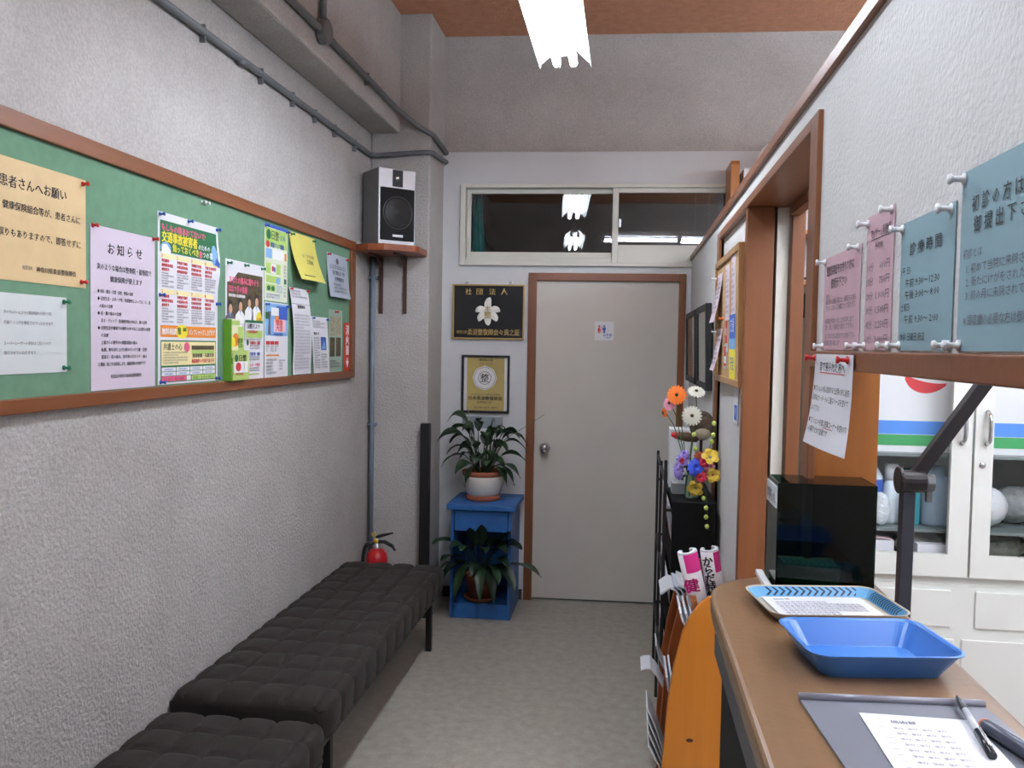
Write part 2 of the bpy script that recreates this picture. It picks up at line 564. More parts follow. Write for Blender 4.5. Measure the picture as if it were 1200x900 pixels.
# far door
door = bpy.data.objects.new('door_1', None)
COL.objects.link(door)
door['kind'] = 'structure'
door.matrix_basis = FAR @ Matrix.Translation((-0.12, 0, 0))
obj('door_leaf', B().box(-0.529, 0.291, 0.012, 0.048, 0.01, 1.882), doorwhite, door, T=FAR)
obj('door_frame', B().box(-0.577, -0.528, -0.014, 0.098, 0, 1.924), brown_z, door, bevel=0.002, T=FAR)
obj('door_frame', B().box(0.289, 0.327, -0.014, 0.098, 0, 1.924), brown_z, door, bevel=0.002, T=FAR)
obj('door_frame', B().box(-0.528, 0.289, -0.014, 0.098, 1.88, 1.924), brown_x, door, bevel=0.002, T=FAR)
kM = F_far.M(-0.466, 0.902, -0.012)
obj('door_knob', B().lathe([(0, 0), (0.031, 0), (0.031, 0.004), (0.012, 0.010), (0.011, 0.028), (0.024, 0.036), (0.028, 0.048), (0.024, 0.060), (0.012, 0.064), (0, 0.064)], kM, 22), chrome, door, smooth=True)

# transom window
win = bpy.data.objects.new('window_1', None)
COL.objects.link(win)
win['kind'] = 'structure'
win.matrix_basis = FAR @ Matrix.Translation((-0.2, 0, 1.965))
def wbox(name, *a, m=cream, bev=0.003):
    return obj(name, B().box(*a), m, win, bevel=bev, T=FAR)
wbox('window_frame', -0.982, -0.952, -0.022, 0.09, 1.963, 2.434)
wbox('window_frame', 0.60, 0.63, -0.022, 0.09, 1.963, 2.434)
wbox('window_frame', -0.952, 0.60, -0.022, 0.09, 2.412, 2.434)
wbox('window_frame', -0.952, 0.60, -0.026, 0.09, 1.963, 1.984)
wbox('window_sill', -0.952, -0.10, -0.002, 0.03, 1.984, 2.012)
lsash = wbox('sash', -0.95, -0.925, 0.030, 0.052, 2.012, 2.412)
for a in ((-0.925, -0.085, 2.385, 2.412), (-0.925, -0.085, 2.012, 2.047)):
    wbox('sash', a[0], a[1], 0.030, 0.052, a[2], a[3])
wbox('sash', -0.10, -0.085, 0.030, 0.052, 2.047, 2.385)
wbox('pane', -0.925, -0.10, 0.039, 0.043, 2.047, 2.385, m=pane_m, bev=0)
wbox('sash', -0.100, -0.066, -0.006, 0.020, 1.984, 2.412)
wbox('sash', -0.066, 0.60, -0.006, 0.020, 2.385, 2.412)
wbox('sash', -0.066, 0.60, -0.006, 0.020, 1.984, 2.088)
wbox('pane', -0.066, 0.60, 0.005, 0.009, 2.088, 2.385, m=pane_m, bev=0)
wl = wbox('latch', -0.066, -0.050, -0.020, -0.006, 2.185, 2.235, m=brushed)
c = B()
c.grid(lambda u, v: Vector((-0.93 + 0.05 * u + 0.03 * u * (1 - v), 0.16 + 0.012 * math.sin(u * 18), 1.98 + 0.42 * v)), 14, 4,
       thick=lambda u, v: Vector((-0.93 + 0.05 * u + 0.03 * u * (1 - v), 0.163 + 0.012 * math.sin(u * 18), 1.98 + 0.42 * v)))
o = obj('curtain', c, tealcloth, smooth=True, T=FAR)
tag(o, 'teal curtain edge showing at the left behind the transom window', 'curtain')

# ------------------------------------------------------------------ fluorescent lights
def light(name, label, c, length, ang, wings=True, tm=None):
    t = thing('ceiling_light', label, 'light', (c[0], c[1], c[2]), 'twin tube fluorescent lights')
    M = Matrix.Translation(c) @ Matrix.Rotation(ang, 4, 'Z')
    L = length / 2
    f3 = lambda p, q, s: Vector((p, s, q))
    b = B().box(-0.035, 0.035, -L, L, 0.035, 0.085)
    obj('housing', b, lampwhite, t, bevel=0.004, T=M)
    for sg in (-1, 1):
        if wings:
          b = B().prism([(sg * 0.035, 0.062), (sg * 0.100, 0.004), (sg * 0.104, -0.012), (sg * 0.1065, -0.012), (sg * 0.102, 0.006), (sg * 0.035, 0.067)], f3, -L, L)
          obj('reflector', b, lampwhite, t, T=M)
        b = B().tube([(sg * 0.034, -L + 0.03, 0), (sg * 0.034, L - 0.03, 0)], 0.0155, 14)
        obj('tube', b, tm or tube_m, t, smooth=True, T=M)
        for e in (-1, 1):
            b = B().box(sg * 0.034 - 0.013, sg * 0.034 + 0.013, e * L - (0.03 if e > 0 else 0), e * L + (0 if e > 0 else 0.03), -0.012, 0.036)
            obj('tube_socket', b, lampwhite, t, bevel=0.003, T=M)
    for e in (-1, 1):
        obj('hanging_rod', B().tube([(0, e * L * 0.75, 0.085), (0, e * L * 0.75, 3.289 - c[2])], 0.007, 8), lampwhite, t, T=M)
    return t
light('main', 'white twin tube light hanging over the corridor, nearest the far wall', (-0.275, 2.93, 2.65), 1.24, 0)
light('second', 'white twin tube light hanging over the near end of the corridor', (-0.24, 0.86, 2.60), 1.2, 0, True, tube_dim)
light('cross', 'white twin tube light hung crosswise above the counter', (0.66, 1.12, 2.60), 1.24, PI / 2, False, tube_dim)
light('inner', 'unseen twin tube fill light added in front of the white cabinet behind the counter', (1.32, 1.95, 2.49), 1.24, PI / 2, False)  # added out of view to brighten the cabinet front and its shelves
light('inner', 'unseen twin tube fill light added over the middle of the room behind the counter', (2.05, 1.2, 2.45), 1.24, PI / 2, False)  # another unseen fill lamp, added for more light behind the counter
light('inner', 'unseen twin tube fill light added over the near end of the room behind the counter', (1.85, 0.2, 2.50), 1.24, PI / 2, False)  # added out of view so light reaches deeper into the cabinet
light('inner', 'unseen twin tube fill light added over the far part of the room behind the counter', (2.15, 3.7, 2.60), 1.24, PI / 2, False)  # unseen, added to light the ceiling and the grey upper wall

# ------------------------------------------------------------------ notice board on the left wall
nb = thing('notice_board', 'long green notice board with brown wooden frame on the left wall', 'notice board', (-1.42, 2.86, 1.32))
obj('board_panel', B().box(-1.4195, -1.405, 1.47, 4.21, 1.345, 1.985), greenfelt, nb)
obj('frame_rail', B().box(-1.4195, -1.392, 1.42, 4.272, 1.972, 2.017), brown_y, nb, bevel=0.003)
obj('frame_rail', B().box(-1.4195, -1.392, 1.42, 4.272, 1.321, 1.357), brown_y, nb, bevel=0.003)
obj('frame_stile', B().box(-1.4195, -1.392, 4.206, 4.272, 1.357, 1.972), brown_z, nb, bevel=0.003)
obj('frame_stile', B().box(-1.4195, -1.392, 1.42, 1.47, 1.357, 1.972), brown_z, nb, bevel=0.003)

s = Sheet('notice', 'tan notice with large black writing at the left end of the green board', 'notice', F_left, 1.60, 1.630, 0.470, 0.279, paper_tan)
s.text(ink, '患者さんへお願い', 0.160, 0.214, 0.030, w=0.232, bold=0.012)
s.text(ink, '健康保険組合等が、患者さんに', 0.170, 0.163, 0.021, w=0.276, bold=0.006)
s.text(ink, '誤りもありますので、即答せずに', 0.155, 0.101, 0.021, w=0.292, bold=0.006)
s.text(ink_g, '社団法人', 0.232, 0.029, 0.011, w=0.036)
s.text(ink, '神奈川県柔道整復師会', 0.280, 0.027, 0.015, w=0.148, bold=0.006)
s.done()
s = Sheet('notice', 'pale blank-looking notice with faint grey writing under the tan one', 'notice', F_left, 1.60, 1.414, 0.391, 0.187, paper_pale)
s.text(ink_g, 'ダイヤルサービスでの電話相談もお受けの際、', 0.17, 0.140, 0.0095, w=0.165)
s.text(ink_g, '月額５００円を徴収させていただきます。', 0.17, 0.116, 0.0095, w=0.172)
s.text(ink_g, 'スーパーレーザーの照射は１回３０分で', 0.17, 0.068, 0.0095, w=0.160)
s.text(ink_g, '施行させていただきます。', 0.17, 0.046, 0.0095, w=0.110)
s.done()
s = Sheet('notice', 'lilac-white laminated notice with a widely spaced four character heading', 'notice', F_left, 2.089, 1.360, 0.309, 0.441, paper_lil)
s.text(ink, 'お 知 ら せ', 0.075, 0.372, 0.034, w=0.165, bold=0.004)
s.text(ink, '次のような場合は整骨院・接骨院で', 0.026, 0.326, 0.019, w=0.262, bold=0.006)
s.text(ink, '健康保険が使えます', 0.085, 0.296, 0.018, w=0.155, bold=0.006)
rows = [('◆ 骨折・脱臼・打撲・捻挫・挫傷の治療', .028, .165), ('◆ 日常生活・スポーツ等・作業動作によっておこる、筋', .028, .255), ('　 の痛みの治療', .036, .06), ('◆ 肩・腰の痛みの治療', .028, .108),
        ('走る・ジャンプ・投球動作時のひねり、腰の捻挫', .044, .22), ('◆ 日常生活や職場での動作の中でおこる急性の捻挫', .028, .255), ('の治療', .044, .032), ('上着からの動作中の関節周囲の痛み', .044, .17),
        ('転倒、物を持ち上げた時のギックリ腰・捻挫', .044, .22), ('寝違え・首の痛み、背中等の引きつり・痛み', .044, .22), ('注 腰痛・肩こりは症状により、健康保険の対象外です', .028, .23)]
for i, (tx, u, w) in enumerate(rows):
    s.text(ink, tx, u, 0.263 - i * 0.0197, 0.0115, w=w, bold=0.003)
s.text(ink, '社団法人神奈川県柔道整復師会', 0.085, 0.032, 0.0115, w=0.15, bold=0.003)
s.done()

# traffic accident poster
def curl_tr(u, v):
    return (0.010 * max(0, (u - 0.8) / 0.2) * math.exp(-((v - 0.80) / 0.10) ** 2), 0, 0.008 * max(0, (u - 0.72) / 0.28) ** 1.5 * math.exp(-((v - 0.72) / 0.10) ** 2))
s = Sheet('poster', 'tall colourful poster with yellow heading on dark green and many small panels', 'poster', F_left, 2.414, 1.362, 0.378, 0.524, paper_w, deform=curl_tr)
s.rect(ink_gr, 0.012, 0.366, 0.405, 0.500)
s.text(ink_p, 'もしもの時あわてないで!', 0.02, 0.470, 0.026, w=0.27, bold=0.03)
s.text(ink_y, '交通事故被害者', 0.022, 0.438, 0.036, w=0.215, bold=0.035)
s.text(ink_w, 'のための', 0.245, 0.436, 0.020, w=0.075, bold=0.02)
s.text(ink_y, '知っておくべき', 0.085, 0.412, 0.026, w=0.16, bold=0.03)
s.text(ink_p, '8', 0.250, 0.408, 0.034, w=0.02, bold=0.04)
s.text(ink_w, 'つの事', 0.275, 0.412, 0.024, w=0.06, bold=0.02)
s.disc(ink_lb, 0.045, 0.418, 0.03, 0.018)
s.poly(ink_w, [(0.02, 0.40), (0.07, 0.40), (0.075, 0.41), (0.05, 0.43), (0.025, 0.428)], d=0.0008)
s.disc(ink_lb, 0.345, 0.425, 0.018, 0.035)
s.poly(ink_b, [(0.345, 0.395), (0.372, 0.385), (0.374, 0.402), (0.355, 0.42)], d=0.0009)
for r_ in range(2):
    v1 = 0.400 - r_ * 0.108
    for c_ in range(4):
        u0 = 0.016 + c_ * 0.089
        s.rect(ink_ly, u0, u0 + 0.082, v1 - 0.014, v1)
        s.text(ink_r, '%d' % (r_ * 4 + c_ + 1), u0 + 0.004, v1 - 0.012, 0.014, align='LEFT', bold=0.03)
        s.lines(ink_r, u0 + 0.004, u0 + 0.08, v1 - 0.014, v1 - 0.055, 3, bold=0.015)
        s.lines(ink_g, u0 + 0.004, u0 + 0.078, v1 - 0.055, v1 - 0.103, 6)
s.rect(ink_o, 0.014, 0.366, 0.146, 0.182)
s.text(ink_w, '無料相談', 0.022, 0.155, 0.022, w=0.085, bold=0.02)
s.disc(ink_y, 0.140, 0.164, 0.036, 0.022, d=0.0008)
s.text(ink_gr, '電話・面談\n予約', 0.112, 0.166, 0.013, w=0.055, bold=0.02, d=0.0012)
s.text(ink_w, 'パンフレットさし上げます', 0.182, 0.155, 0.022, w=0.175, bold=0.02)
s.rect(ink_gr, 0.014, 0.366, 0.006, 0.136)
s.rect(ink_ly, 0.018, 0.362, 0.058, 0.132, d=0.0007)
s.text(ink, '弁護士の心', 0.030, 0.107, 0.024, w=0.11, bold=0.01, d=0.0011)
s.disc(ink_p, 0.170, 0.115, 0.018, 0.016, d=0.0010)
s.lines(ink_g, 0.028, 0.18, 0.102, 0.062, 5)
s.rect(ink_br, 0.20, 0.352, 0.106, 0.120, d=0.0010)
s.rect(ink_lg, 0.20, 0.352, 0.092, 0.105, d=0.0010)
s.text(ink, '損害賠償・示談交渉', 0.205, 0.082, 0.014, w=0.145, bold=0.02, d=0.0012)
s.text(ink_r, '相談無料０円着手金０円', 0.20, 0.064, 0.015, w=0.15, bold=0.02, d=0.0012)
for r_ in range(2):
    for c_ in range(4):
        u0 = 0.020 + c_ * 0.0855
        s.rect(ink_w, u0, u0 + 0.082, 0.040 - r_ * 0.014, 0.052 - r_ * 0.014, d=0.0009)
        s.text(ink_b, '法律相談所', u0 + 0.01, 0.0425 - r_ * 0.014, 0.008, w=0.055, d=0.0012)
s.rect(ink_p, 0.020, 0.165, 0.009, 0.024, d=0.0009)
s.rect(ink_w, 0.168, 0.195, 0.009, 0.024, d=0.0009)
s.rect(ink_lg, 0.200, 0.362, 0.009, 0.024, d=0.0009)
s.text(ink, '０１２０・受付時間', 0.03, 0.0115, 0.011, w=0.12, d=0.0012)
s.text(ink_gr, '夜間・土日も対応', 0.21, 0.0115, 0.011, w=0.13, d=0.0012)
s.done()

# group photo poster
s = Sheet('poster', 'poster with a dark photograph of four people in white and pink heading', 'poster', F_left, 2.851, 1.356, 0.320, 0.433, paper_w)
s.rect(ink_br, 0.012, 0.306, 0.205, 0.392)
s.poly(paper_w, [(0.012, 0.395), (0.012, 0.352), (0.05, 0.358), (0.10, 0.395)], d=0.0007)
s.text(ink_p, 'あなたの痛みに寄りそう', 0.028, 0.352, 0.028, w=0.24, bold=0.04)
s.text(ink_p, 'ほねつぎの技術', 0.022, 0.320, 0.028, w=0.15, bold=0.04)
s.text(ink_w, '国家資格 柔道整復師', 0.024, 0.302, 0.012, w=0.13, bold=0.02)
for (u, v, h, m1) in ((0.035, 0.262, 0.018, 'brown_ink'), (0.115, 0.272, 0.019, 'white_ink'), (0.188, 0.288, 0.017, 'white_ink'), (0.252, 0.294, 0.019, 'white_ink')):
    s.disc(ink, u, v + 0.006, h * 1.05, h * 1.15, d=0.0008)
    s.disc(ink_sk, u + 0.003, v - 0.004, h * 0.75, h * 0.95, d=0.0010)
    sh = h * 2.0
    s.poly(MATS[m1] if m1 != 'brown_ink' else ink_g, [(u - h * 0.6, v - h * 0.95), (u - sh, v - h * 1.9), (u - sh * 1.1, 0.206), (u + sh * 1.1, 0.206), (u + sh, v - h * 1.9), (u + h * 0.6, v - h * 0.95)], d=0.0009)
    s.poly(ink_lb, [(u - h * 0.3, v - h * 0.95), (u, v - h * 2.0), (u + h * 0.3, v - h * 0.95)], d=0.0011)
s.disc(ink_y, 0.275, 0.226, 0.026, 0.030, d=0.0012)
s.text(ink_o, '日整', 0.258, 0.218, 0.018, w=0.034, bold=0.02, d=0.0015)
for k, (mm, tx) in enumerate(((ink_r, '交通事故のご相談'), (ink_b, '介護予防・健康'), (ink_p, 'スポーツ障害'))):
    s.disc(ink_gr, 0.178, 0.138 - k * 0.042, 0.010, 0.011)
    s.text(mm, tx, 0.195, 0.132 - k * 0.042, 0.014, w=0.09, bold=0.02)
    s.lines(ink_g, 0.195, 0.285, 0.130 - k * 0.042, 0.112 - k * 0.042, 2)
s.rect(ink_lg, 0.18, 0.28, 0.016, 0.021)
s.done()
s = Sheet('leaflet', 'small white leaflet with green foot on the lower right of the group photo poster', 'leaflet', F_left, 3.000, 1.508, 0.152, 0.070, paper_w, lift=0.006)
s.rect(ink_gr, 0.0, 0.152, 0.060, 0.070)
s.rect(ink_lg, 0.004, 0.148, 0.004, 0.032)
s.text(ink, '日整だより', 0.012, 0.040, 0.020, w=0.11, bold=0.015)
s.text(ink_r, '会員募集中', 0.02, 0.022, 0.012, w=0.08, bold=0.02)
s.done()

# leaflet holder
lh = thing('leaflet_holder', 'light green upright leaflet holder at the foot of the board', 'holder', (-1.38, 2.90, 1.35))
green_card = mat('green_card', (110, 170, 50), rough=0.5)
obj('holder_side', B().box(-1.404, -1.374, 2.836, 2.841, 1.358, 1.575), green_card, lh)
obj('holder_side', B().box(-1.404, -1.374, 2.972, 2.976, 1.358, 1.46), green_card, lh)
obj('holder_base', B().box(-1.404, -1.374, 2.841, 2.972, 1.358, 1.363), green_card, lh)
F_holder = Frame((-1.374, 0, 0), (0, 1, 0), (0, 0, 1), (1, 0, 0))
fs = Sheet('holder_front', '', '', F_holder, 2.844, 1.360, 0.130, 0.106, mat('lime_card', (186, 208, 120), rough=0.5), parent=lh)
fs.rect(ink_w, 0.01, 0.12, 0.026, 0.066)
fs.disc(ink_gr, 0.028, 0.078, 0.014, 0.013)
fs.text(ink, '日整', 0.048, 0.070, 0.024, w=0.06, bold=0.01)
fs.disc(ink_r, 0.045, 0.047, 0.022, 0.016)
fs.text(ink_r, '健康相談', 0.025, 0.018, 0.010, w=0.06)
fs.text(ink_gr, 'ご自由に', 0.09, 0.058, 0.010, vertical=True)
for (m, v) in list(fs.lay.items()):
    pass
fs.done()
F_leaf = Frame((-1.385, 0, 0), (0, 1, 0.0), (0.0, -0.06, 1), (1, 0, 0))
s = Sheet('leaflet', 'pale yellow leaflet standing at the front of the green holder', 'leaflet', F_leaf, 2.930, 1.366, 0.115, 0.190, mat('pale_yellow_paper', (232, 230, 190), rough=0.5))
s.rect(ink_lg, 0.07, 0.113, 0.08, 0.187)
s.disc(ink_o, 0.050, 0.140, 0.026, 0.024)
s.disc(ink_y, 0.028, 0.132, 0.018, 0.018, d=0.0008)
s.text(ink_gr, '健康\nほね', 0.085, 0.13, 0.02, bold=0.01)
s.text(ink, 'つぎ', 0.02, 0.085, 0.022, align='LEFT')
s.rect(ink_gr, 0.002, 0.113, 0.055, 0.075)
s.done()
F_leaf2 = Frame((-1.395, 0, 0), (0, 1, 0), (0, 0, 1), (1, 0, 0))
s = Sheet('leaflet', 'cream leaflet at the back of the green holder, top corner showing', 'leaflet', F_leaf2, 2.846, 1.366, 0.10, 0.212, mat('cream_paper', (228, 232, 206), rough=0.5))
s.rect(ink_lg, 0.004, 0.096, 0.19, 0.205)
s.done()

# two tall flyers
s = Sheet('flyer', 'tall pale green flyer hanging above the blue one', 'flyer', F_left, 3.176, 1.660, 0.226, 0.301, mat('pale_green_paper', (222, 230, 206), rough=0.35))
s.rect(ink_b, 0.0, 0.226, 0.288, 0.301)
s.rect(ink_lg, 0.006, 0.220, 0.215, 0.286)
s.disc(ink_gr, 0.038, 0.260, 0.022, 0.020)
s.text(ink, '日整', 0.066, 0.246, 0.040, w=0.07, bold=0.01)
s.text(ink_b, '広報', 0.150, 0.250, 0.024, w=0.05)
s.disc(ink_r, 0.03, 0.222, 0.018, 0.014)
s.text(ink_b, '健康フェア開催', 0.056, 0.214, 0.022, w=0.13, bold=0.02)
s.rect(ink_lb, 0.012, 0.07, 0.168, 0.205)
s.rect(ink_w, 0.08, 0.19, 0.168, 0.205)
s.rect(ink_lg, 0.016, 0.155, 0.108, 0.150)
s.rect(ink_w, 0.06, 0.11, 0.110, 0.148, d=0.0008)
s.disc(ink_r, 0.078, 0.128, 0.010, 0.012, d=0.0010)
s.disc(ink_b, 0.096, 0.126, 0.008, 0.012, d=0.0010)
s.rect(ink_lg, 0.016, 0.155, 0.072, 0.100)
s.disc(ink_lb, 0.13, 0.083, 0.022, 0.014, d=0.0008)
s.rect(ink_lg, 0.016, 0.105, 0.038, 0.066)
s.disc(ink_gr, 0.04, 0.05, 0.016, 0.010, d=0.0008)
s.disc(ink_gr, 0.08, 0.05, 0.016, 0.010, d=0.0008)
s.lines(ink_b, 0.115, 0.18, 0.066, 0.036, 4)
s.rect(paper_pale, 0.016, 0.15, 0.010, 0.030)
s.lines(ink_g, 0.02, 0.15, 0.03, 0.01, 2)
s.rect(ink_o, 0.195, 0.215, 0.17, 0.20)
s.rect(ink_gr, 0.190, 0.216, 0.075, 0.095)
s.lines(ink_g, 0.188, 0.216, 0.155, 0.02, 10)
s.done()
s = Sheet('flyer', 'tall flyer with a blue picture at the top and white lower half', 'flyer', F_left, 3.180, 1.353, 0.230, 0.302, paper_w)
s.rect(ink_lb, 0.004, 0.226, 0.170, 0.298)
s.rect(ink_b, 0.110, 0.226, 0.235, 0.290, d=0.0007)
s.rect(ink_gr, 0.004, 0.05, 0.235, 0.262, d=0.0007)
s.rect(ink_w, 0.06, 0.135, 0.250, 0.282, d=0.0009)
s.poly(ink_g, [(0.03, 0.175), (0.055, 0.175), (0.05, 0.235), (0.058, 0.265), (0.03, 0.265), (0.036, 0.235)], d=0.0009)
s.rect(ink_o, 0.098, 0.135, 0.224, 0.250, d=0.0010)
s.rect(mat('pale_pink_ink', (232, 190, 200), rough=0.6), 0.085, 0.205, 0.185, 0.236, d=0.0009)
s.text(ink_r, '健康\n大会', 0.105, 0.213, 0.026, w=0.07, bold=0.02, d=0.0012)
s.text(ink_b, '参加者募集', 0.085, 0.170, 0.014, w=0.09, bold=0.02)
for k in range(3):
    s.rect(ink_r, 0.012 + k * 0.042, 0.050 + k * 0.042, 0.134, 0.148)
    s.lines(ink_g, 0.014 + k * 0.042, 0.046 + k * 0.042, 0.132, 0.105, 3)
s.rect(ink_o, 0.014, 0.14, 0.088, 0.094)
s.lines(ink_g, 0.14, 0.21, 0.075, 0.03, 4)
s.lines(ink_g, 0.014, 0.12, 0.08, 0.015, 5)
s.done()

def curl_yel(u, v):
    t = 1 - v
    return (0.03 * t ** 1.5, 0.004 * t, 0.045 * t ** 1.6 + 0.012 * math.sin(PI * u) * t)
s = Sheet('paper_sheet', 'yellow paper pinned by its top edge, its foot lifting off the board', 'paper', F_left, 3.418, 1.760, 0.290, 0.202, paper_yel, deform=curl_yel)
s.text(ink_g, 'おくすり手帳', 0.09, 0.10, 0.020, w=0.14)
s.text(ink, '広報紙', 0.12, 0.075, 0.022, w=0.08)
s.rect(ink, 0.04, 0.15, 0.018, 0.022)
s.done()
def curl_wh(u, v):
    t = 1 - v
    return (0.045 * t, 0, 0.02 * math.sin(PI * min(1, t * 1.1)) * 0.6 + 0.004)
s = Sheet('paper_sheet', 'long white sheet of small print under the yellow paper', 'paper', F_left, 3.414, 1.360, 0.206, 0.368, paper_w, deform=curl_wh)
s.lines(ink_g, 0.012, 0.19, 0.36, 0.325, 3)
s.text(ink, '重要事項', 0.06, 0.283, 0.016, w=0.08, bold=0.02)
s.rect(ink_g, 0.0, 0.206, 0.300, 0.3015)
s.lines(mat('faint_ink', (160, 158, 172), rough=0.6), 0.015, 0.19, 0.26, 0.02, 18)
s.done()
s = Sheet('leaflet', 'narrow white leaflet with a small blue picture in the middle', 'leaflet', F_left, 3.664, 1.359, 0.205, 0.256, paper_w, deform=lambda u, v: (0.04 * (1 - v), 0, 0.004))
s.rect(ink_b, 0.105, 0.175, 0.105, 0.165)
s.poly(ink_lb, [(0.11, 0.11), (0.17, 0.11), (0.15, 0.15), (0.13, 0.13)], d=0.0008)
s.text(ink, '健康メモ', 0.02, 0.175, 0.014, w=0.07, bold=0.01)
s.lines(ink_g, 0.015, 0.17, 0.24, 0.205, 4)
s.lines(ink_g, 0.015, 0.09, 0.165, 0.02, 13)
s.lines(ink_g, 0.1, 0.18, 0.09, 0.02, 6)
s.done()
s = Sheet('paper_sheet', 'pale blue-grey letter pinned near the right end of the board', 'paper', F_left, 3.868, 1.716, 0.295, 0.208, paper_lb, deform=lambda u, v: (0.01 * (1 - v), 0, 0.018 * (1 - v) ** 2 + 0.01 * math.sin(PI * u) * (1 - v)))
s.disc(ink_g, 0.14, 0.175, 0.02, 0.015)
s.lines(ink_g, 0.03, 0.26, 0.155, 0.135, 2)
s.text(ink, 'お知らせ', 0.06, 0.108, 0.026, w=0.17, bold=0.01)
s.text(ink, '定例講習会', 0.08, 0.080, 0.022, w=0.13, bold=0.01)
s.lines(ink_g, 0.05, 0.24, 0.07, 0.02, 3)
s.done()
s = Sheet('photo_pocket', 'clear greenish pocket sheet holding four small photographs', 'pocket', F_left, 3.900, 1.357, 0.196, 0.300, plast_clear)
for (u0, v0) in ((0.018, 0.175), (0.105, 0.175), (0.018, 0.075), (0.105, 0.075)):
    top = v0 > 0.1
    s.rect(mat('photo_tan', (164, 156, 132), rough=0.4, vary=0.4, vscale=70) if top else ink_br, u0, u0 + 0.072, v0, v0 + 0.092)
s.lines(ink_g, 0.02, 0.17, 0.06, 0.02, 3)
s.done()
s = Sheet('sign', 'red vertical sign with white writing and an arrow pointing down', 'sign', F_left, 4.116, 1.357, 0.112, 0.243, mat('red_sign', (196, 62, 44), rough=0.5), lift=0.002)
s.text(ink_w, '消', 0.055, 0.188, 0.052, bold=0.02)
s.text(ink_w, '火', 0.055, 0.137, 0.052, bold=0.02)
s.text(ink_w, '器', 0.055, 0.086, 0.052, bold=0.02)
s.poly(ink_w, [(0.05, 0.066), (0.066, 0.066), (0.066, 0.05), (0.080, 0.05), (0.058, 0.014), (0.036, 0.05), (0.05, 0.05)])
s.done()

pin_r, pin_b, pin_g, pin_w = red_m, mat('blue_pin', (40, 84, 170), rough=0.3), mat('green_pin', (20, 120, 84), rough=0.3), white_p
for (y, z, m, lb) in (
    (2.058, 1.898, pin_r, 'red push pin at the upper right corner of the tan notice'), (2.050, 1.645, pin_r, 'red push pin at the lower right corner of the tan notice'),
    (1.980, 1.590, pin_g, 'green push pin at the upper right corner of the faint pale notice'), (1.978, 1.425, pin_g, 'green push pin at the lower right corner of the faint pale notice'),
    (2.098, 1.798, pin_r, 'red push pin at the upper left corner of the lilac-white notice'), (2.390, 1.798, pin_r, 'red push pin at the upper right corner of the lilac-white notice'),
    (2.425, 1.878, pin_b, 'blue push pin at the upper left corner of the tall colourful poster'), (2.595, 1.880, pin_b, 'blue push pin at the top middle of the tall colourful poster'), (2.785, 1.878, pin_b, 'blue push pin at the upper right corner of the tall colourful poster'),
    (2.425, 1.635, pin_b, 'blue push pin half way down the left edge of the tall colourful poster'), (2.785, 1.625, pin_b, 'blue push pin half way down the right edge of the tall colourful poster'),
    (2.428, 1.370, pin_b, 'blue push pin at the lower left corner of the tall colourful poster'), (2.782, 1.370, pin_b, 'blue push pin at the lower right corner of the tall colourful poster'),
    (2.680, 1.955, pin_w, 'white push pin alone on bare green above the tall colourful poster, left one of two'), (2.705, 1.955, pin_w, 'white push pin alone on bare green above the tall colourful poster, right one of two'),
    (2.868, 1.775, pin_g, 'green push pin at the upper left corner of the group photo poster'), (3.005, 1.778, pin_g, 'green push pin at the top middle of the group photo poster'), (3.150, 1.778, pin_g, 'green push pin at the upper right corner of the group photo poster'),
    (3.185, 1.950, pin_b, 'blue push pin at the upper left corner of the pale green flyer'), (3.390, 1.950, pin_b, 'blue push pin at the upper right corner of the pale green flyer'),
    (3.190, 1.645, pin_b, 'blue push pin at the upper left corner of the flyer with the blue picture'), (3.398, 1.645, pin_b, 'blue push pin at the upper right corner of the flyer with the blue picture'),
    (3.440, 1.950, pin_g, 'green push pin at the upper left corner of the yellow paper'), (3.690, 1.950, pin_g, 'green push pin at the upper right corner of the yellow paper'),
    (3.425, 1.722, pin_r, 'red push pin at the upper left corner of the long white sheet'), (3.610, 1.722, pin_r, 'red push pin at the upper right corner of the long white sheet'),
    (3.680, 1.608, pin_b, 'blue push pin at the upper left corner of the narrow white leaflet'), (3.858, 1.605, pin_b, 'blue push pin at the upper right corner of the narrow white leaflet'),
    (3.885, 1.915, pin_r, 'red push pin at the upper left corner of the blue-grey letter'), (4.150, 1.912, pin_r, 'red push pin at the upper right corner of the blue-grey letter'),
    (3.995, 1.648, pin_r, 'red push pin at the top of the photo pocket')):
    pin(F_left, y, z, m, lb, k=1.15)

# ------------------------------------------------------------------ conduits
def bend(pts, n=5, r=0.05):
    out = [Vector(pts[0])]
    for a, b_, c_ in zip(pts, pts[1:], pts[2:]):
        a, b_, c_ = Vector(a), Vector(b_), Vector(c_)
        p = b_ + (a - b_).normalized() * min(r, (a - b_).length * 0.45)
        q = b_ + (c_ - b_).normalized() * min(r, (c_ - b_).length * 0.45)
        for i in range(n + 1):
            t = i / n
            out.append((1 - t) ** 2 * p + 2 * t * (1 - t) * b_ + t * t * q)
    out.append(Vector(pts[-1]))
    return out
cd1 = thing('conduit', 'long grey electrical conduit clipped along the upper left wall', 'pipe', (-1.405, 3.0, 2.5))
obj('pipe', B().tube(bend([(-1.403, -0.78, 2.497), (-1.403, 4.57, 2.522), (-1.10, 4.583, 2.540), (-1.068, 4.60, 2.538), (-1.068, 4.93, 2.560)]), 0.0135, 10), pipe_m, cd1, smooth=True)
obj('coupling', B().tube([(-1.403, 2.95, 2.508), (-1.403, 3.01, 2.508)], 0.0155, 10), pipe_m, cd1, smooth=True)
for y in (2.70, 3.15, 3.46, 3.72, 3.98, 4.28):
    obj('clip', B().box(-1.4195, -1.398, y - 0.005, y + 0.005, 2.480, 2.540), pipe_m, cd1, bevel=0.003)
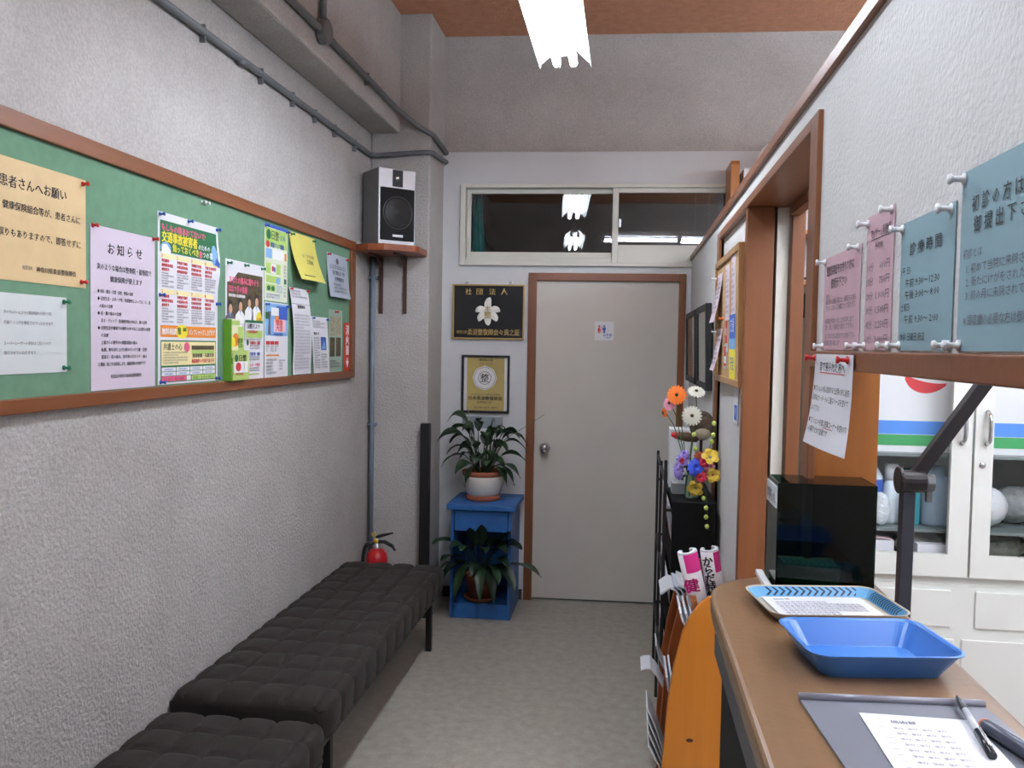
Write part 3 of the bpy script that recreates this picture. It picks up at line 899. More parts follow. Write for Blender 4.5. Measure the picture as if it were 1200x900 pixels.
cd2 = thing('conduit', 'grey electrical conduit with a round junction box on the beam', 'pipe', (-1.24, 3.3, 2.75))
obj('pipe', B().tube(bend([(-1.237, -0.78, 2.70), (-1.237, 3.30, 2.742), (-1.237, 4.50, 2.742), (-1.14, 4.583, 2.67), (-1.072, 4.60, 2.638), (-1.068, 4.93, 2.612)]), 0.015, 10), pipe_m, cd2, smooth=True)
obj('riser', B().tube([(-1.237, 3.35, 2.75), (-1.237, 3.35, 3.285)], 0.014, 10), pipe_m, cd2, smooth=True)
obj('junction_box', B().lathe([(0, -0.018), (0.046, -0.018), (0.050, -0.012), (0.050, 0.018), (0.046, 0.024), (0, 0.026)], Matrix.Translation((-1.235, 3.35, 2.745)) @ Matrix.Rotation(PI / 2, 4, 'Y'), 18), pipe_m, cd2, smooth=False, bevel=0.002)
for y in (2.2, 3.95):
    obj('clip', B().box(-1.2545, -1.230, y - 0.006, y + 0.006, 2.712, 2.770), pipe_m, cd2, bevel=0.003)
cd3 = thing('conduit', 'thin blue-grey conduit running down the corner by the pillar', 'pipe', (-1.395, 4.57, 0.3))
obj('pipe', B().tube([(-1.393, 4.575, 0.25), (-1.393, 4.575, 1.972)], 0.0125, 10), pipeblue, cd3, smooth=True)
for z in (1.86, 1.05):
    obj('clip', B().box(-1.425 + 0.006, -1.368, 4.566, 4.599, z - 0.008, z + 0.008), pipeblue, cd3, bevel=0.002)

# ------------------------------------------------------------------ speaker on its shelf
sh = thing('wall_shelf', 'small brown corner shelf on two dark brackets under the speaker', 'shelf', (-1.26, 4.45, 1.975))
poly = [(-1.415, 4.597), (-1.415, 4.32), (-1.33, 4.265), (-1.24, 4.27), (-1.105, 4.38), (-1.095, 4.42), (-1.095, 4.597)]
obj('shelf_board', B().prism(poly, lambda p, q, t: Vector((p, q, t)), 1.977, 2.012), wood('shelf_wood', (150, 78, 40), (126, 62, 32), 'x'), sh, bevel=0.004)
bracket_m = mat('brown_bracket', (74, 44, 38), rough=0.5)
for x in (-1.352, -1.218):
    bq = B().box(x - 0.010, x + 0.010, 4.588, 4.598, 1.664, 1.976).box(x - 0.010, x + 0.010, 4.38, 4.588, 1.966, 1.9765)
    bq.prism([(4.588, 1.90), (4.588, 1.966), (4.50, 1.966)], lambda p, q, t: Vector((t, p, q)), x - 0.003, x + 0.003)
    obj('bracket', bq, bracket_m, sh, bevel=0.001)
TS = Matrix.Translation((-1.268, 4.432, 2.0125)) @ Matrix.Rotation(R(42), 4, 'Z')
sp = thing('speaker', 'silver and black bookshelf loudspeaker angled on the corner shelf', 'speaker', (-1.268, 4.432, 2.0125))
obj('cabinet', B().box(-0.105, 0.105, -0.085, 0.095, 0, 0.392), mat('grey_speaker_side', (122, 122, 122), rough=0.6), sp, bevel=0.003, T=TS)
obj('front_baffle', B().box(-0.105, 0.105, -0.100, -0.085, 0, 0.392), brushed, sp, bevel=0.004, T=TS)
obj('grille', B().box(-0.097, 0.097, -0.108, -0.1, 0.022, 0.292), mat('black_grille', (20, 20, 22), rough=0.8, bump=0.6, bscale=500), sp, bevel=0.004, T=TS)
obj('tweeter_panel', B().box(-0.028, 0.030, -0.104, -0.1, 0.300, 0.386), black_m, sp, bevel=0.002, T=TS)
RX = Matrix.Rotation(PI / 2, 4, 'X')
obj('tweeter', B().lathe([(0, 0.006), (0.008, 0.004), (0.012, 0)], TS @ Matrix.Translation((0, -0.104, 0.345)) @ RX, 14), chrome, sp, smooth=True)
obj('woofer_ring', B().lathe([(0.080, 0), (0.083, 0.003), (0.086, 0)], TS @ Matrix.Translation((0, -0.108, 0.165)) @ RX, 32), mat('dark_ring', (50, 50, 52), rough=0.35), sp, smooth=True)
obj('woofer', B().lathe([(0, 0.008), (0.02, 0.006), (0.024, 0.001), (0.07, 0.003), (0.075, 0.0)], TS @ Matrix.Translation((0, -0.108, 0.165)) @ RX, 28), mat('woofer_black', (28, 28, 30), rough=0.6), sp, smooth=True)
obj('badge', B().box(-0.03, 0.03, -0.1095, -0.108, 0.040, 0.052), brushed, sp, T=TS)

# ------------------------------------------------------------------ plaques on the far wall
pq = thing('plaque', 'black plaque with gold writing and a white six-petalled flower emblem', 'plaque', F_far.pt(-0.808, 1.533))
def fbox(name, par, s0, s1, h0, h1, d0, d1, m, bev=0.0):
    b_ = B().box(s0, s1, -d1, -d0, h0, h1)
    return obj(name, b_, m, par, bevel=bev, T=FAR)
fbox('plaque_board', pq, -1.012, -0.605, 1.541, 1.845, 0.002, 0.014, mat('black_lacquer', (26, 27, 30), rough=0.22, vary=0.1))
for a in ((-1.020, -1.011, 1.533, 1.853), (-0.606, -0.597, 1.533, 1.853), (-1.011, -0.606, 1.844, 1.853), (-1.011, -0.606, 1.533, 1.542)):
    fbox('frame_strip', pq, *a, 0.002, 0.022, gold, 0.002)
for s_ in (-0.937, -0.680):
    obj('hook', B().lathe([(0.006, 0), (0.009, 0.003), (0.012, 0), (0.009, -0.003), (0.006, 0)], F_far.M(s_, 1.862, 0.008), 14), brushed, pq, smooth=True)
mp_ = lambda u, v, d: F_far.pt(u, v, 0.0148 + d)
bt = B()
for ch, x in zip('社団法人', (-0.945, -0.880, -0.805, -0.735)):
    add_text(bt.bm, ch, 0.040, mp_, x, 1.796, w=0.036, bold=0.01)
obj('lettering', bt, gold, pq)
bt = B()
add_text(bt.bm, '神奈川県', 0.022, mp_, -0.995, 1.566, w=0.062, bold=0.008)
add_text(bt.bm, '柔道整復師会々員之証', 0.040, mp_, -0.930, 1.560, w=0.305, bold=0.014)
obj('lettering', bt, gold, pq)
cx, cz = -0.812, 1.692
for k, ang in enumerate((90, 22, -32, -90, -148, 158)):
    a = R(ang)
    b_ = B()
    L_ = 0.088 if ang == 90 else 0.078
    bendv = {90: -0.25, 22: -0.55, -32: -0.35, -90: 0.1, -148: 0.4, 158: 0.6}[ang]
    left, right = [], []
    for i in range(13):
        t = i / 12
        aa = a + bendv * t * t * 1.3
        px_ = cx + math.cos(a) * L_ * min(t, 0.55) + math.cos(aa) * L_ * max(0, t - 0.55)
        pz_ = cz + math.sin(a) * L_ * min(t, 0.55) + math.sin(aa) * L_ * max(0, t - 0.55)
        w_ = 0.0205 * (0.55 + 0.45 * math.sin(PI * min(1, t * 1.05))) * (1 if t < 0.85 else max(0.25, 1 - ((t - 0.85) / 0.15) ** 2 * 0.75))
        nx, nz = -math.sin(aa), math.cos(aa)
        left.append(mp_(px_ + nx * w_, pz_ + nz * w_, 0.001))
        right.append(mp_(px_ - nx * w_, pz_ - nz * w_, 0.001))
    off = F_far.n * 0.003
    rows_ = [left, [(p + q) / 2 + off for p, q in zip(left, right)], right]
    vv = [[b_.bm.verts.new(p) for p in rw] for rw in rows_]
    for i in range(12):
        for j in range(2):
            b_.bm.faces.new([vv[j][i], vv[j][i + 1], vv[j + 1][i + 1], vv[j + 1][i]])
    obj('petal', b_, mat('white_petal', (232, 230, 222), rough=0.5), pq)
bt = B()
add_text(bt.bm, '本', 0.040, lambda u, v, d: mp_(u, v, 0.0045), cx, cz + 0.004, bold=0.01)
add_text(bt.bm, '整', 0.044, lambda u, v, d: mp_(u, v, 0.0045), cx, cz - 0.034, bold=0.02)
obj('emblem_lettering', bt, gold, pq)

cf = thing('certificate', 'gold certificate with a round white seal in a thin black frame', 'certificate', F_far.pt(-0.82, 1.10))
fbox('frame_strip', cf, -0.961, -0.948, 1.101, 1.440, 0.002, 0.02, black_m, 0.002)
fbox('frame_strip', cf, -0.691, -0.678, 1.101, 1.440, 0.002, 0.02, black_m, 0.002)
fbox('frame_strip', cf, -0.948, -0.691, 1.427, 1.440, 0.002, 0.02, black_m, 0.002)
fbox('frame_strip', cf, -0.948, -0.691, 1.101, 1.114, 0.002, 0.02, black_m, 0.002)
cs = Sheet('certificate_sheet', '', '', F_far, -0.948, 1.114, 0.257, 0.313, goldpaper, lift=0.006, parent=cf)
cs.rect(ink_w, 0.0, 0.018, 0.0, 0.313).rect(ink_w, 0.239, 0.257, 0.0, 0.313)
cs.text(ink, '整骨院の証', 0.09, 0.292, 0.016, w=0.08, bold=0.008)
cs.text(ink_g, '登録番号　第一二三号', 0.09, 0.272, 0.008, w=0.08)
for ru, mm, dd in ((0.072, ink_w, 0.0006), (0.066, ink, 0.0008), (0.064, ink_w, 0.0010), (0.038, ink, 0.0012), (0.0355, ink_w, 0.0014)):
    bm_ = cs.L(mm, 'printed_panel').bm
    n_ = 48
    sc_ = 0.05 if ru > 0.05 else 0
    bm_.faces.new([bm_.verts.new(cs.map(0.123 + ru * (1 - sc_ * abs(math.sin(4 * 2 * PI * i / n_))) * math.cos(2 * PI * i / n_), 0.192 + ru * (1 - sc_ * abs(math.sin(4 * 2 * PI * i / n_))) * math.sin(2 * PI * i / n_), dd)) for i in range(n_)])
cs.text(ink, '整', 0.123, 0.172, 0.054, bold=0.01, d=0.0018)
cs.text(ink_g, '公益社団法人 全国柔道整復', 0.045, 0.090, 0.013, w=0.17)
cs.text(ink, '日本柔道整復師会', 0.030, 0.064, 0.024, w=0.198, bold=0.02)
cs.text(ink, '会員施設之証', 0.08, 0.044, 0.016, w=0.085)
cs.text(ink, '厚生労働大臣認可　第参号', 0.06, 0.014, 0.011, w=0.14)
cs.done()
fbox('picture_glass', cf, -0.948, -0.691, 1.114, 1.427, 0.013, 0.015, frameglass)

s = Sheet('sign', 'small white sign with red and blue figures on the far door', 'sign', F_far, -0.188, 1.538, 0.110, 0.109, white_p, lift=-0.0115)
for (u, mm, fem) in ((0.026, ink_r, True), (0.055, ink_b, False)):
    s.disc(mm, u, 0.083, 0.0055)
    if fem:
        s.poly(mm, [(u - 0.004, 0.076), (u + 0.004, 0.076), (u + 0.011, 0.054), (u - 0.011, 0.054)])
        s.rect(mm, u - 0.006, u - 0.001, 0.042, 0.056).rect(mm, u + 0.001, u + 0.006, 0.042, 0.056)
    else:
        s.rect(mm, u - 0.009, u + 0.009, 0.058, 0.076)
        s.rect(mm, u - 0.006, u - 0.0005, 0.042, 0.060).rect(mm, u + 0.0005, u + 0.006, 0.042, 0.060)
s.rect(ink_g, 0.0395, 0.0415, 0.043, 0.086)
s.text(ink_b, 'お手洗', 0.050, 0.024, 0.018, w=0.05, bold=0.02)
s.text(ink_b, 'TOILET', 0.058, 0.012, 0.011, w=0.036, bold=0.01)
s.done()
s = Sheet('card_holder', 'clear empty card pocket on the far wall behind the upper plant', 'holder', F_far, -0.955, 1.01, 0.24, 0.068, clearplast)
s.done()

# ------------------------------------------------------------------ benches
def cushion(x0, x1, y0, y1, z0, z1, cx_=0.130):
    r = 0.035
    path = []
    def seg_(a, b_, n):
        for i in range(n):
            t = i / n
            path.append((a[0] + (b_[0] - a[0]) * t, a[1] + (b_[1] - a[1]) * t))
    def arc(cx, cz, a0, a1, n):
        for i in range(n):
            a = a0 + (a1 - a0) * i / n
            path.append((cx + r * math.cos(a), cz + r * math.sin(a)))
    seg_((x0, z0), (x0, z1 - r), 8)
    arc(x0 + r, z1 - r, PI, PI / 2, 5)
    seg_((x0 + r, z1), (x1 - r, z1), 40)
    arc(x1 - r, z1 - r, PI / 2, 0, 6)
    seg_((x1, z1 - r), (x1, z0), 10)
    path.append((x1, z0))
    # phase of each sample inside its quilted square: one square on each side face, four across the top
    phases = [i / 13 for i in range(13)] + [(i % 10) / 10 for i in range(40)] + [i / 16 for i in range(17)]
    ny = round((y1 - y0) / 0.130)
    per = 10
    cxm, czm = (x0 + x1) / 2, (z0 + z1) / 2
    b_ = B()
    rows_ = []
    N = ny * per
    for j in range(N + 1):
        y = y0 + (y1 - y0) * j / N
        py = (j / per) % 1
        ey = min(j, N - j) / 3.0
        inset = 0.022 * (1 - math.sqrt(max(0, 1 - (1 - min(1, ey)) ** 2)))
        rw = []
        for (x, z), ph in zip(path, phases):
            f = (abs(math.sin(PI * ph)) * abs(math.sin(PI * py))) ** 0.25 if 0 < j < N else 0.3
            nx, nz = (x - cxm), (z - czm) * 3
            if z >= z1 - 1e-4:
                nx, nz = 0, 1
            elif x >= x1 - 1e-4:
                nx, nz = 1, 0
            elif x <= x0 + 1e-4:
                nx, nz = 0, 0
            q = math.hypot(nx, nz) or 1
            d = 0.022 * f - 0.017
            if z <= z0 + 1e-4:
                d = 0
            rw.append(b_.bm.verts.new((x + nx / q * (d - inset), y, max(z0, z + nz / q * (d - inset)))))
        rows_.append(rw)
    for a, c_ in zip(rows_, rows_[1:]):
        for i in range(len(a) - 1):
            b_.bm.faces.new([a[i], a[i + 1], c_[i + 1], c_[i]])
        b_.bm.faces.new([a[0], c_[0], c_[-1], a[-1]])
    b_.bm.faces.new(rows_[0])
    b_.bm.faces.new(rows_[-1][::-1])
    return b_
def bench(label, x0, x1, y0, y1, z1, legs):
    t = thing('bench', label, 'bench', ((x0 + x1) / 2, (y0 + y1) / 2, 0), 'dark quilted benches along the left wall')
    zb = z1 - 0.118
    obj('cushion', cushion(x0, x1, y0, y1, zb, z1), bench_m, t, smooth=True)
    for x in (x0 + 0.03, x1 - 0.055):
        obj('frame_rail', B().box(x, x + 0.028, y0 + 0.03, y1 - 0.03, zb - 0.04, zb - 0.0005), steel_dark, t, bevel=0.002)
    for y in (y0 + 0.03, y1 - 0.058):
        obj('cross_rail', B().box(x0 + 0.058, x1 - 0.055, y, y + 0.028, zb - 0.04, zb - 0.0005), steel_dark, t, bevel=0.002)
    for y in legs:
        for x in (x0 + 0.03, x1 - 0.055):
            obj('leg', B().box(x, x + 0.028, y - 0.014, y + 0.014, 0, zb - 0.04), steel_dark, t, bevel=0.002)
    return t
bench('dark brown quilted bench at the far end, by the pillar and red extinguisher', -1.412, -0.888, 2.495, 4.19, 0.388, (2.60, 4.03))
bench('dark brown quilted bench nearest the viewer, set slightly lower', -1.412, -0.880, 0.78, 2.455, 0.352, (0.90, 2.30))

# ------------------------------------------------------------------ fire extinguisher, black post
fe = thing('fire_extinguisher', 'red fire extinguisher with black lever behind the far bench end', 'extinguisher', (-1.305, 4.40, 0))
TE = Matrix.Translation((-1.305, 4.40, 0))
obj('cylinder', B().lathe([(0, 0), (0.056, 0), (0.058, 0.01), (0.058, 0.345), (0.052, 0.375), (0.034, 0.395), (0.022, 0.402), (0, 0.402)], TE, 24), red_m, fe, smooth=True)
obj('valve', B().lathe([(0.019, 0.400), (0.019, 0.425), (0.013, 0.428), (0.013, 0.458), (0, 0.458)], TE, 14), brushed, fe, smooth=True)
obj('carry_handle', B().prism([(-0.01, 0.428), (0.04, 0.430), (0.085, 0.408), (0.098, 0.390), (0.104, 0.396), (0.088, 0.424), (0.045, 0.446), (-0.01, 0.446)], lambda p, q, t: Vector((p - 1.305, 4.40 + t, q)), -0.009, 0.009), black_m, fe, bevel=0.002)
obj('lever', B().prism([(-0.005, 0.452), (0.03, 0.464), (0.088, 0.484), (0.088, 0.491), (0.02, 0.478), (-0.005, 0.468)], lambda p, q, t: Vector((p - 1.305, 4.40 + t, q)), -0.009, 0.009), black_m, fe, bevel=0.002)
obj('safety_pin', B().lathe([(0.010, -0.002), (0.013, 0), (0.010, 0.002), (0.007, 0), (0.010, -0.002)], Matrix.Translation((-1.318, 4.385, 0.478)) @ RX, 16), yellow_m, fe, smooth=True)
obj('hose', B().tube(bend([(-1.318, 4.395, 0.430), (-1.365, 4.385, 0.425), (-1.378, 4.375, 0.33), (-1.374, 4.37, 0.12)], 6, 0.04), 0.0095, 8), black_m, fe, smooth=True)
obj('gauge', B().lathe([(0, 0.004), (0.012, 0.003), (0.013, 0)], Matrix.Translation((-1.305, 4.384, 0.444)) @ RX, 14), yellow_m, fe, smooth=True)
pt_ = thing('post', 'slim black square post standing in front of the pillar', 'post', (-1.083, 4.56, 0))
obj('upright', B().box(-1.108, -1.058, 4.535, 4.585, 0, 1.066), black_m, pt_, bevel=0.003)
obj('foot_plate', B().box(-1.13, -1.036, 4.51, 4.596, 0, 0.008), black_m, pt_, bevel=0.002)

# ------------------------------------------------------------------ blue stand and plants
bs = thing('plant_stand', 'blue painted wooden stand with an open lower compartment', 'stand', (-0.766, 4.74, 0))
obj('stand_top', B().box(-0.955, -0.577, 4.525, 4.925, 0.602, 0.632), blue_paint, bs, bevel=0.004)
obj('side_panel', B().box(-0.934, -0.918, 4.55, 4.92, 0, 0.602), blue_paint, bs, bevel=0.002)
obj('side_panel', B().box(-0.616, -0.600, 4.55, 4.92, 0, 0.602), blue_paint, bs, bevel=0.002)
obj('back_panel', B().box(-0.918, -0.616, 4.908, 4.92, 0.02, 0.602), blue_paint, bs)
obj('drawer_front', B().box(-0.914, -0.620, 4.555, 4.573, 0.482, 0.597), blue_paint, bs, bevel=0.003)
obj('bottom_board', B().box(-0.918, -0.616, 4.572, 4.908, 0.060, 0.076), blue_paint, bs)
obj('plinth', B().box(-0.918, -0.616, 4.555, 4.572, 0.0, 0.082), blue_paint, bs, bevel=0.002)

def leafmesh(p0, p1, p2, p3, w, twist=0.0, seg=9, blade=0.42):
    b_ = B()
    def bez(t):
        return (1 - t) ** 3 * p0 + 3 * t * (1 - t) ** 2 * p1 + 3 * t * t * (1 - t) * p2 + t ** 3 * p3
    pts = [bez(blade * i / 4) for i in range(5)]
    b_.tube(pts, [0.0035, 0.003, 0.0028, 0.0026, 0.0024], 5)
    rows_ = []
    for i in range(seg + 1):
        t = blade + (1 - blade) * i / seg
        p = bez(t)
        d = (bez(min(1, t + 0.02)) - bez(max(0, t - 0.02))).normalized()
        sd = d.cross(Vector((0, 0, 1)))
        if sd.length < 0.05:
            sd = Vector((1, 0, 0))
        sd = (Matrix.Rotation(twist, 3, d) @ sd.normalized())
        up = sd.cross(d).normalized()
        k = i / seg
        ww = w * (math.sin(PI * min(1, k * 0.96 + 0.04)) ** 0.75) * (1 - 0.25 * k) if i < seg else 0.0008
        ww = max(ww, 0.0008)
        wav = 0.004 * math.sin(k * 9 + twist * 7)
        rows_.append([b_.bm.verts.new(p + sd * ww + up * (ww * 0.28 + wav)), b_.bm.verts.new(p + sd * ww * 0.5 + up * ww * 0.1), b_.bm.verts.new(p), b_.bm.verts.new(p - sd * ww * 0.5 + up * ww * 0.1), b_.bm.verts.new(p - sd * ww + up * (ww * 0.28 - wav))])
    for a, c_ in zip(rows_, rows_[1:]):
        for j in range(4):
            b_.bm.faces.new([a[j], a[j + 1], c_[j + 1], c_[j]])
    return b_
def add_leaf(par, base, tip, w, m, lift=0.5, twist=0.0):
    base, tip = Vector(base), Vector(tip)
    d = tip - base
    hz = Vector((d.x, d.y, 0))
    top = max(d.z, 0) + lift * (0.06 + 0.55 * hz.length)
    p1 = base + hz * 0.15 + Vector((0, 0, top * 0.75))
    p2 = base + hz * 0.62 + Vector((0, 0, top * 1.05))
    return obj('leaf', leafmesh(base, p1, p2, tip, w, twist), m, par, smooth=True)

rnd = random.Random(3)
pl = thing('potted_plant', 'broad-leaved green plant in a cream glazed pot on top of the blue stand', 'plant', (-0.79, 4.72, 0.632))
TP = Matrix.Translation((-0.785, 4.72, 0.632))
obj('pot_base', B().lathe([(0, 0), (0.092, 0), (0.096, 0.006), (0.096, 0.026), (0.090, 0.03)], TP, 30), terracotta, pl, smooth=True)
obj('pot', B().lathe([(0, 0.02), (0.088, 0.025), (0.100, 0.045), (0.114, 0.085), (0.118, 0.115), (0.117, 0.135), (0.113, 0.142)], TP, 34), glaze, pl, smooth=True)
obj('pot_rim', B().lathe([(0.112, 0.136), (0.118, 0.138), (0.120, 0.162), (0.112, 0.166), (0.106, 0.160), (0.105, 0.13)], TP, 34), terracotta, pl, smooth=True)
obj('soil', B().lathe([(0, 0.150), (0.06, 0.149), (0.106, 0.142)], TP, 20), soil, pl)
tips = [(512, 517, -.08), (521, 494, 0), (524, 507, .02), (523, 531, -.05), (517, 545, -.07), (522, 520, .05), (560, 492, -.02), (577, 493, .0), (606, 513, .05), (618, 518, -.06), (617, 538, -.04), (610, 556, -.05), (604, 563, -.09), (596, 564, -.1), (548, 565, -.13), (616, 528, .02), (535, 553, -.1), (586, 505, -.05)]
for i in range(28):
    a = rnd.uniform(0, 2 * PI)
    q = rnd.uniform(0.08, 0.16)
    tips.append((563 + q * math.cos(a) * 208, rnd.uniform(500, 545), q * math.sin(a) * 0.8))
for i, (px, py, dy) in enumerate(tips):
    tip = ((px - 565) * 0.00482 - 0.785, 4.72 + dy, 0.951 - (py - 517) * 0.0048)
    a = math.atan2(dy, tip[0] + 0.785) + rnd.uniform(-0.4, 0.4)
    base = (-0.785 + 0.035 * math.cos(a), 4.72 + 0.035 * math.sin(a), 0.78)
    add_leaf(pl, base, tip, rnd.uniform(0.031, 0.042), leaf_a if i % 3 else leaf_b, lift=rnd.uniform(0.45, 0.75), twist=rnd.uniform(-0.5, 0.5))
o = obj('flower_stalk', B().tube([(-0.76, 4.72, 0.79), (-0.66, 4.70, 0.98), (-0.55, 4.68, 1.05), (-0.44, 4.66, 1.125)], [0.002, 0.002, 0.0016, 0.0012], 6), stem_m, pl)
obj('support_cane', B().tube([(-0.86, 4.74, 0.78), (-0.885, 4.76, 1.14)], 0.0022, 6), mat('pale_cane', (150, 146, 130), rough=0.6), pl)

p2_ = thing('potted_plant', 'drooping dark green plant in a terracotta pot inside the blue stand', 'plant', (-0.79, 4.68, 0.076))
TP2 = Matrix.Translation((-0.785, 4.672, 0.076))
obj('saucer', B().lathe([(0, 0), (0.082, 0), (0.094, 0.022), (0.088, 0.024), (0.07, 0.008), (0, 0.008)], TP2, 26), terracotta, p2_, smooth=True)
obj('pot', B().lathe([(0, 0.008), (0.064, 0.009), (0.084, 0.118), (0.090, 0.119), (0.092, 0.145), (0.082, 0.148), (0.078, 0.12)], TP2, 26), terracotta, p2_, smooth=True)
obj('soil', B().lathe([(0, 0.134), (0.08, 0.130)], TP2, 18), soil, p2_)
tips = [(508, 637, -.16), (520, 655, -.2), (518, 686, -.18), (538, 698, -.22), (552, 616, -.16), (566, 612, -.15), (603, 616, -.17), (608, 627, -.2), (614, 638, -.17), (637, 668, -.19), (608, 684, -.22), (584, 700, -.23), (568, 698, -.24), (527, 668, -.22), (600, 655, -.24), (545, 640, -.24), (575, 640, -.25), (558, 668, -.24), (590, 675, -.25), (530, 640, -.2), (590, 625, -.2), (515, 672, -.15), (598, 640, -.22)]
for i, (px, py, dy) in enumerate(tips):
    tip = ((px - 560) * 0.00468 - 0.785, 4.672 + dy, 0.45 - (py - 629) * 0.0047)
    a = math.atan2(-0.5, tip[0] + 0.785)
    base = (-0.785 + 0.03 * math.cos(a), 4.672 + 0.03 * math.sin(a), 0.208)
    base_, tip_ = Vector(base), Vector(tip)
    hz = Vector((tip_.x - base_.x, tip_.y - base_.y, 0))
    topz = min(0.46, max(tip_.z + 0.05, base_.z + 0.14))
    p1 = base_ + hz * 0.25 + Vector((0, 0, (topz - base_.z) * 0.8))
    pm = base_ + hz * 0.75 + Vector((0, 0, topz - base_.z))
    obj('leaf', leafmesh(base_, p1, pm, tip_, rnd.uniform(0.032, 0.044), rnd.uniform(-0.4, 0.4)), leaf_b if i % 3 else leaf_a, p2_, smooth=True)

# ------------------------------------------------------------------ corkboard and frames on the partition
cb = thing('cork_board', 'small cork pin board in a pale wood frame on the white partition', 'pin board', (0.35, 3.05, 1.38))
TC = Matrix.Translation((0.366, 0, 1.38)) @ Matrix.Rotation(R(-1.2), 4, 'Y') @ Matrix.Translation((-0.366, 0, -1.38))
pale_wood = wood('pale_frame_wood', (176, 132, 84), (156, 112, 68), 'z')
obj('cork_panel', B().box(0.349, 0.362, 2.72, 3.385, 1.40, 1.81), cork_m, cb, T=TC)
for a in ((2.70, 2.722, 1.38, 1.83), (3.385, 3.407, 1.38, 1.83)):
    obj('frame_stile', B().box(0.341, 0.364, a[0], a[1], a[2], a[3]), pale_wood, cb, bevel=0.002, T=TC)
for a in ((1.38, 1.402), (1.808, 1.83)):
    obj('frame_rail', B().box(0.341, 0.364, 2.722, 3.385, a[0], a[1]), pale_wood, cb, bevel=0.002, T=TC)
F_cork = Frame((0.349, 0, 0), (0, -1, 0), (-0.021, 0, 1), (-1, 0, -0.021))
F_cork.o = Vector((0.349 + 0.021 * 1.38 + 0.001, 0, 0))
def slip(label, y1, y0, z0, z1, m, lift=0.002, curl=0.0, cat='slip', name='paper_slip'):
    return Sheet(name, label, cat, F_cork, -y1, z0, y1 - y0, z1 - z0, m, lift=lift, deform=(lambda u, v: (-0.02 * (1 - v), 0, curl * (1 - v) ** 1.5)) if curl else None)
pink_slip = mat('pale_pink_paper', (226, 206, 216), rough=0.6, vary=0.01)
s = slip('pale pink slip at the upper left of the cork board, foot curling', 3.36, 3.20, 1.60, 1.78, pink_slip, curl=0.03); s.lines(ink_g, 0.01, 0.14, 0.17, 0.03, 8); s.done()
s = slip('pale pink slip in the middle of the top row on the cork board', 3.10, 2.99, 1.60, 1.79, pink_slip); s.lines(ink_g, 0.01, 0.10, 0.18, 0.02, 9); s.done()
s = slip('pale pink slip at the upper right of the cork board', 2.93, 2.82, 1.60, 1.81, pink_slip); s.lines(ink_g, 0.01, 0.10, 0.19, 0.02, 9); s.done()
s = slip('pale pink slip at the lower left of the cork board, foot curling', 3.34, 3.20, 1.42, 1.575, pink_slip, curl=0.03); s.lines(ink_g, 0.01, 0.12, 0.14, 0.02, 7); s.done()
s = slip('narrow red and white card under the middle pink slip', 3.11, 3.03, 1.49, 1.61, paper_w, cat='card', name='card'); s.rect(ink_r, 0.004, 0.076, 0.03, 0.11); s.text(ink_w, '健康', 0.04, 0.06, 0.03); s.done()
s = slip('red striped card low in the middle of the cork board', 3.14, 3.07, 1.43, 1.515, paper_w, cat='card', name='card'); s.rect(ink_r, 0.004, 0.066, 0.045, 0.08); s.rect(ink_r, 0.004, 0.066, 0.01, 0.02); s.done()
s = slip('blue and yellow poster at the lower right of the cork board', 2.98, 2.82, 1.395, 1.615, paper_w, cat='poster', name='poster'); s.rect(ink_b, 0.0, 0.16, 0.14, 0.22); s.rect(ink_lb, 0.0, 0.16, 0.105, 0.14); s.rect(ink_y, 0.0, 0.16, 0.0, 0.105); s.text(ink_w, '交通', 0.08, 0.165, 0.05); s.text(ink_b, '安全', 0.08, 0.04, 0.05); s.done()
s = Sheet('paper_slip', 'white tag with a blue emblem hanging below the cork board', 'slip', Frame((0.356, 0, 0), (0, -1, 0), (0, 0, 1), (-1, 0, 0)), -2.96, 1.255, 0.12, 0.13, paper_w, lift=-0.006)
s.rect(ink_b, 0.03, 0.10, 0.01, 0.06)
s.text(ink_w, 'P', 0.065, 0.022, 0.04)
s.done()
for (y, z, m, lb) in ((3.33, 1.765, pin_w, 'white push pin holding the upper left slip of the cork board'), (3.32, 1.565, pin_w, 'white push pin holding the lower left slip of the cork board'), (3.07, 1.607, mat('orange_pin', (232, 120, 40), rough=0.3), 'orange push pin on the narrow red card of the cork board')):
    pin(F_cork, -y, z, m, lb, d=0.012, k=1.2)

def wallframe(label, y0, y1, z0, z1, inner, tilt=1.0):
    t = thing('picture_frame', label, 'picture', (0.356, (y0 + y1) / 2, z0))
    T_ = Matrix.Translation((0.354, 0, z0)) @ Matrix.Rotation(R(-tilt), 4, 'Y') @ Matrix.Translation((-0.354, 0, -z0))
    obj('backing', B().box(0.338, 0.353, y0 + 0.02, y1 - 0.02, z0 + 0.02, z1 - 0.02), inner, t, T=T_)
    for a in ((y0, y0 + 0.028), (y1 - 0.028, y1)):
        obj('frame_stile', B().box(0.328, 0.354, a[0], a[1], z0, z1), black_m, t, bevel=0.003, T=T_)
    for a in ((z0, z0 + 0.028), (z1 - 0.028, z1)):
        obj('frame_rail', B().box(0.328, 0.354, y0 + 0.028, y1 - 0.028, a[0], a[1]), black_m, t, bevel=0.003, T=T_)
    obj('picture_glass', B().box(0.334, 0.3355, y0 + 0.028, y1 - 0.028, z0 + 0.028, z1 - 0.028), frameglass, t, T=T_)
wallframe('black framed certificate on the partition, the nearer of two', 3.62, 4.12, 1.325, 1.69, mat('certificate_paper', (196, 198, 188), rough=0.6, vary=0.03), 1.6)
wallframe('black framed certificate on the partition, the farther one by the far door', 4.24, 4.86, 1.325, 1.69, mat('beige_mount', (180, 172, 150), rough=0.6), 1.2)

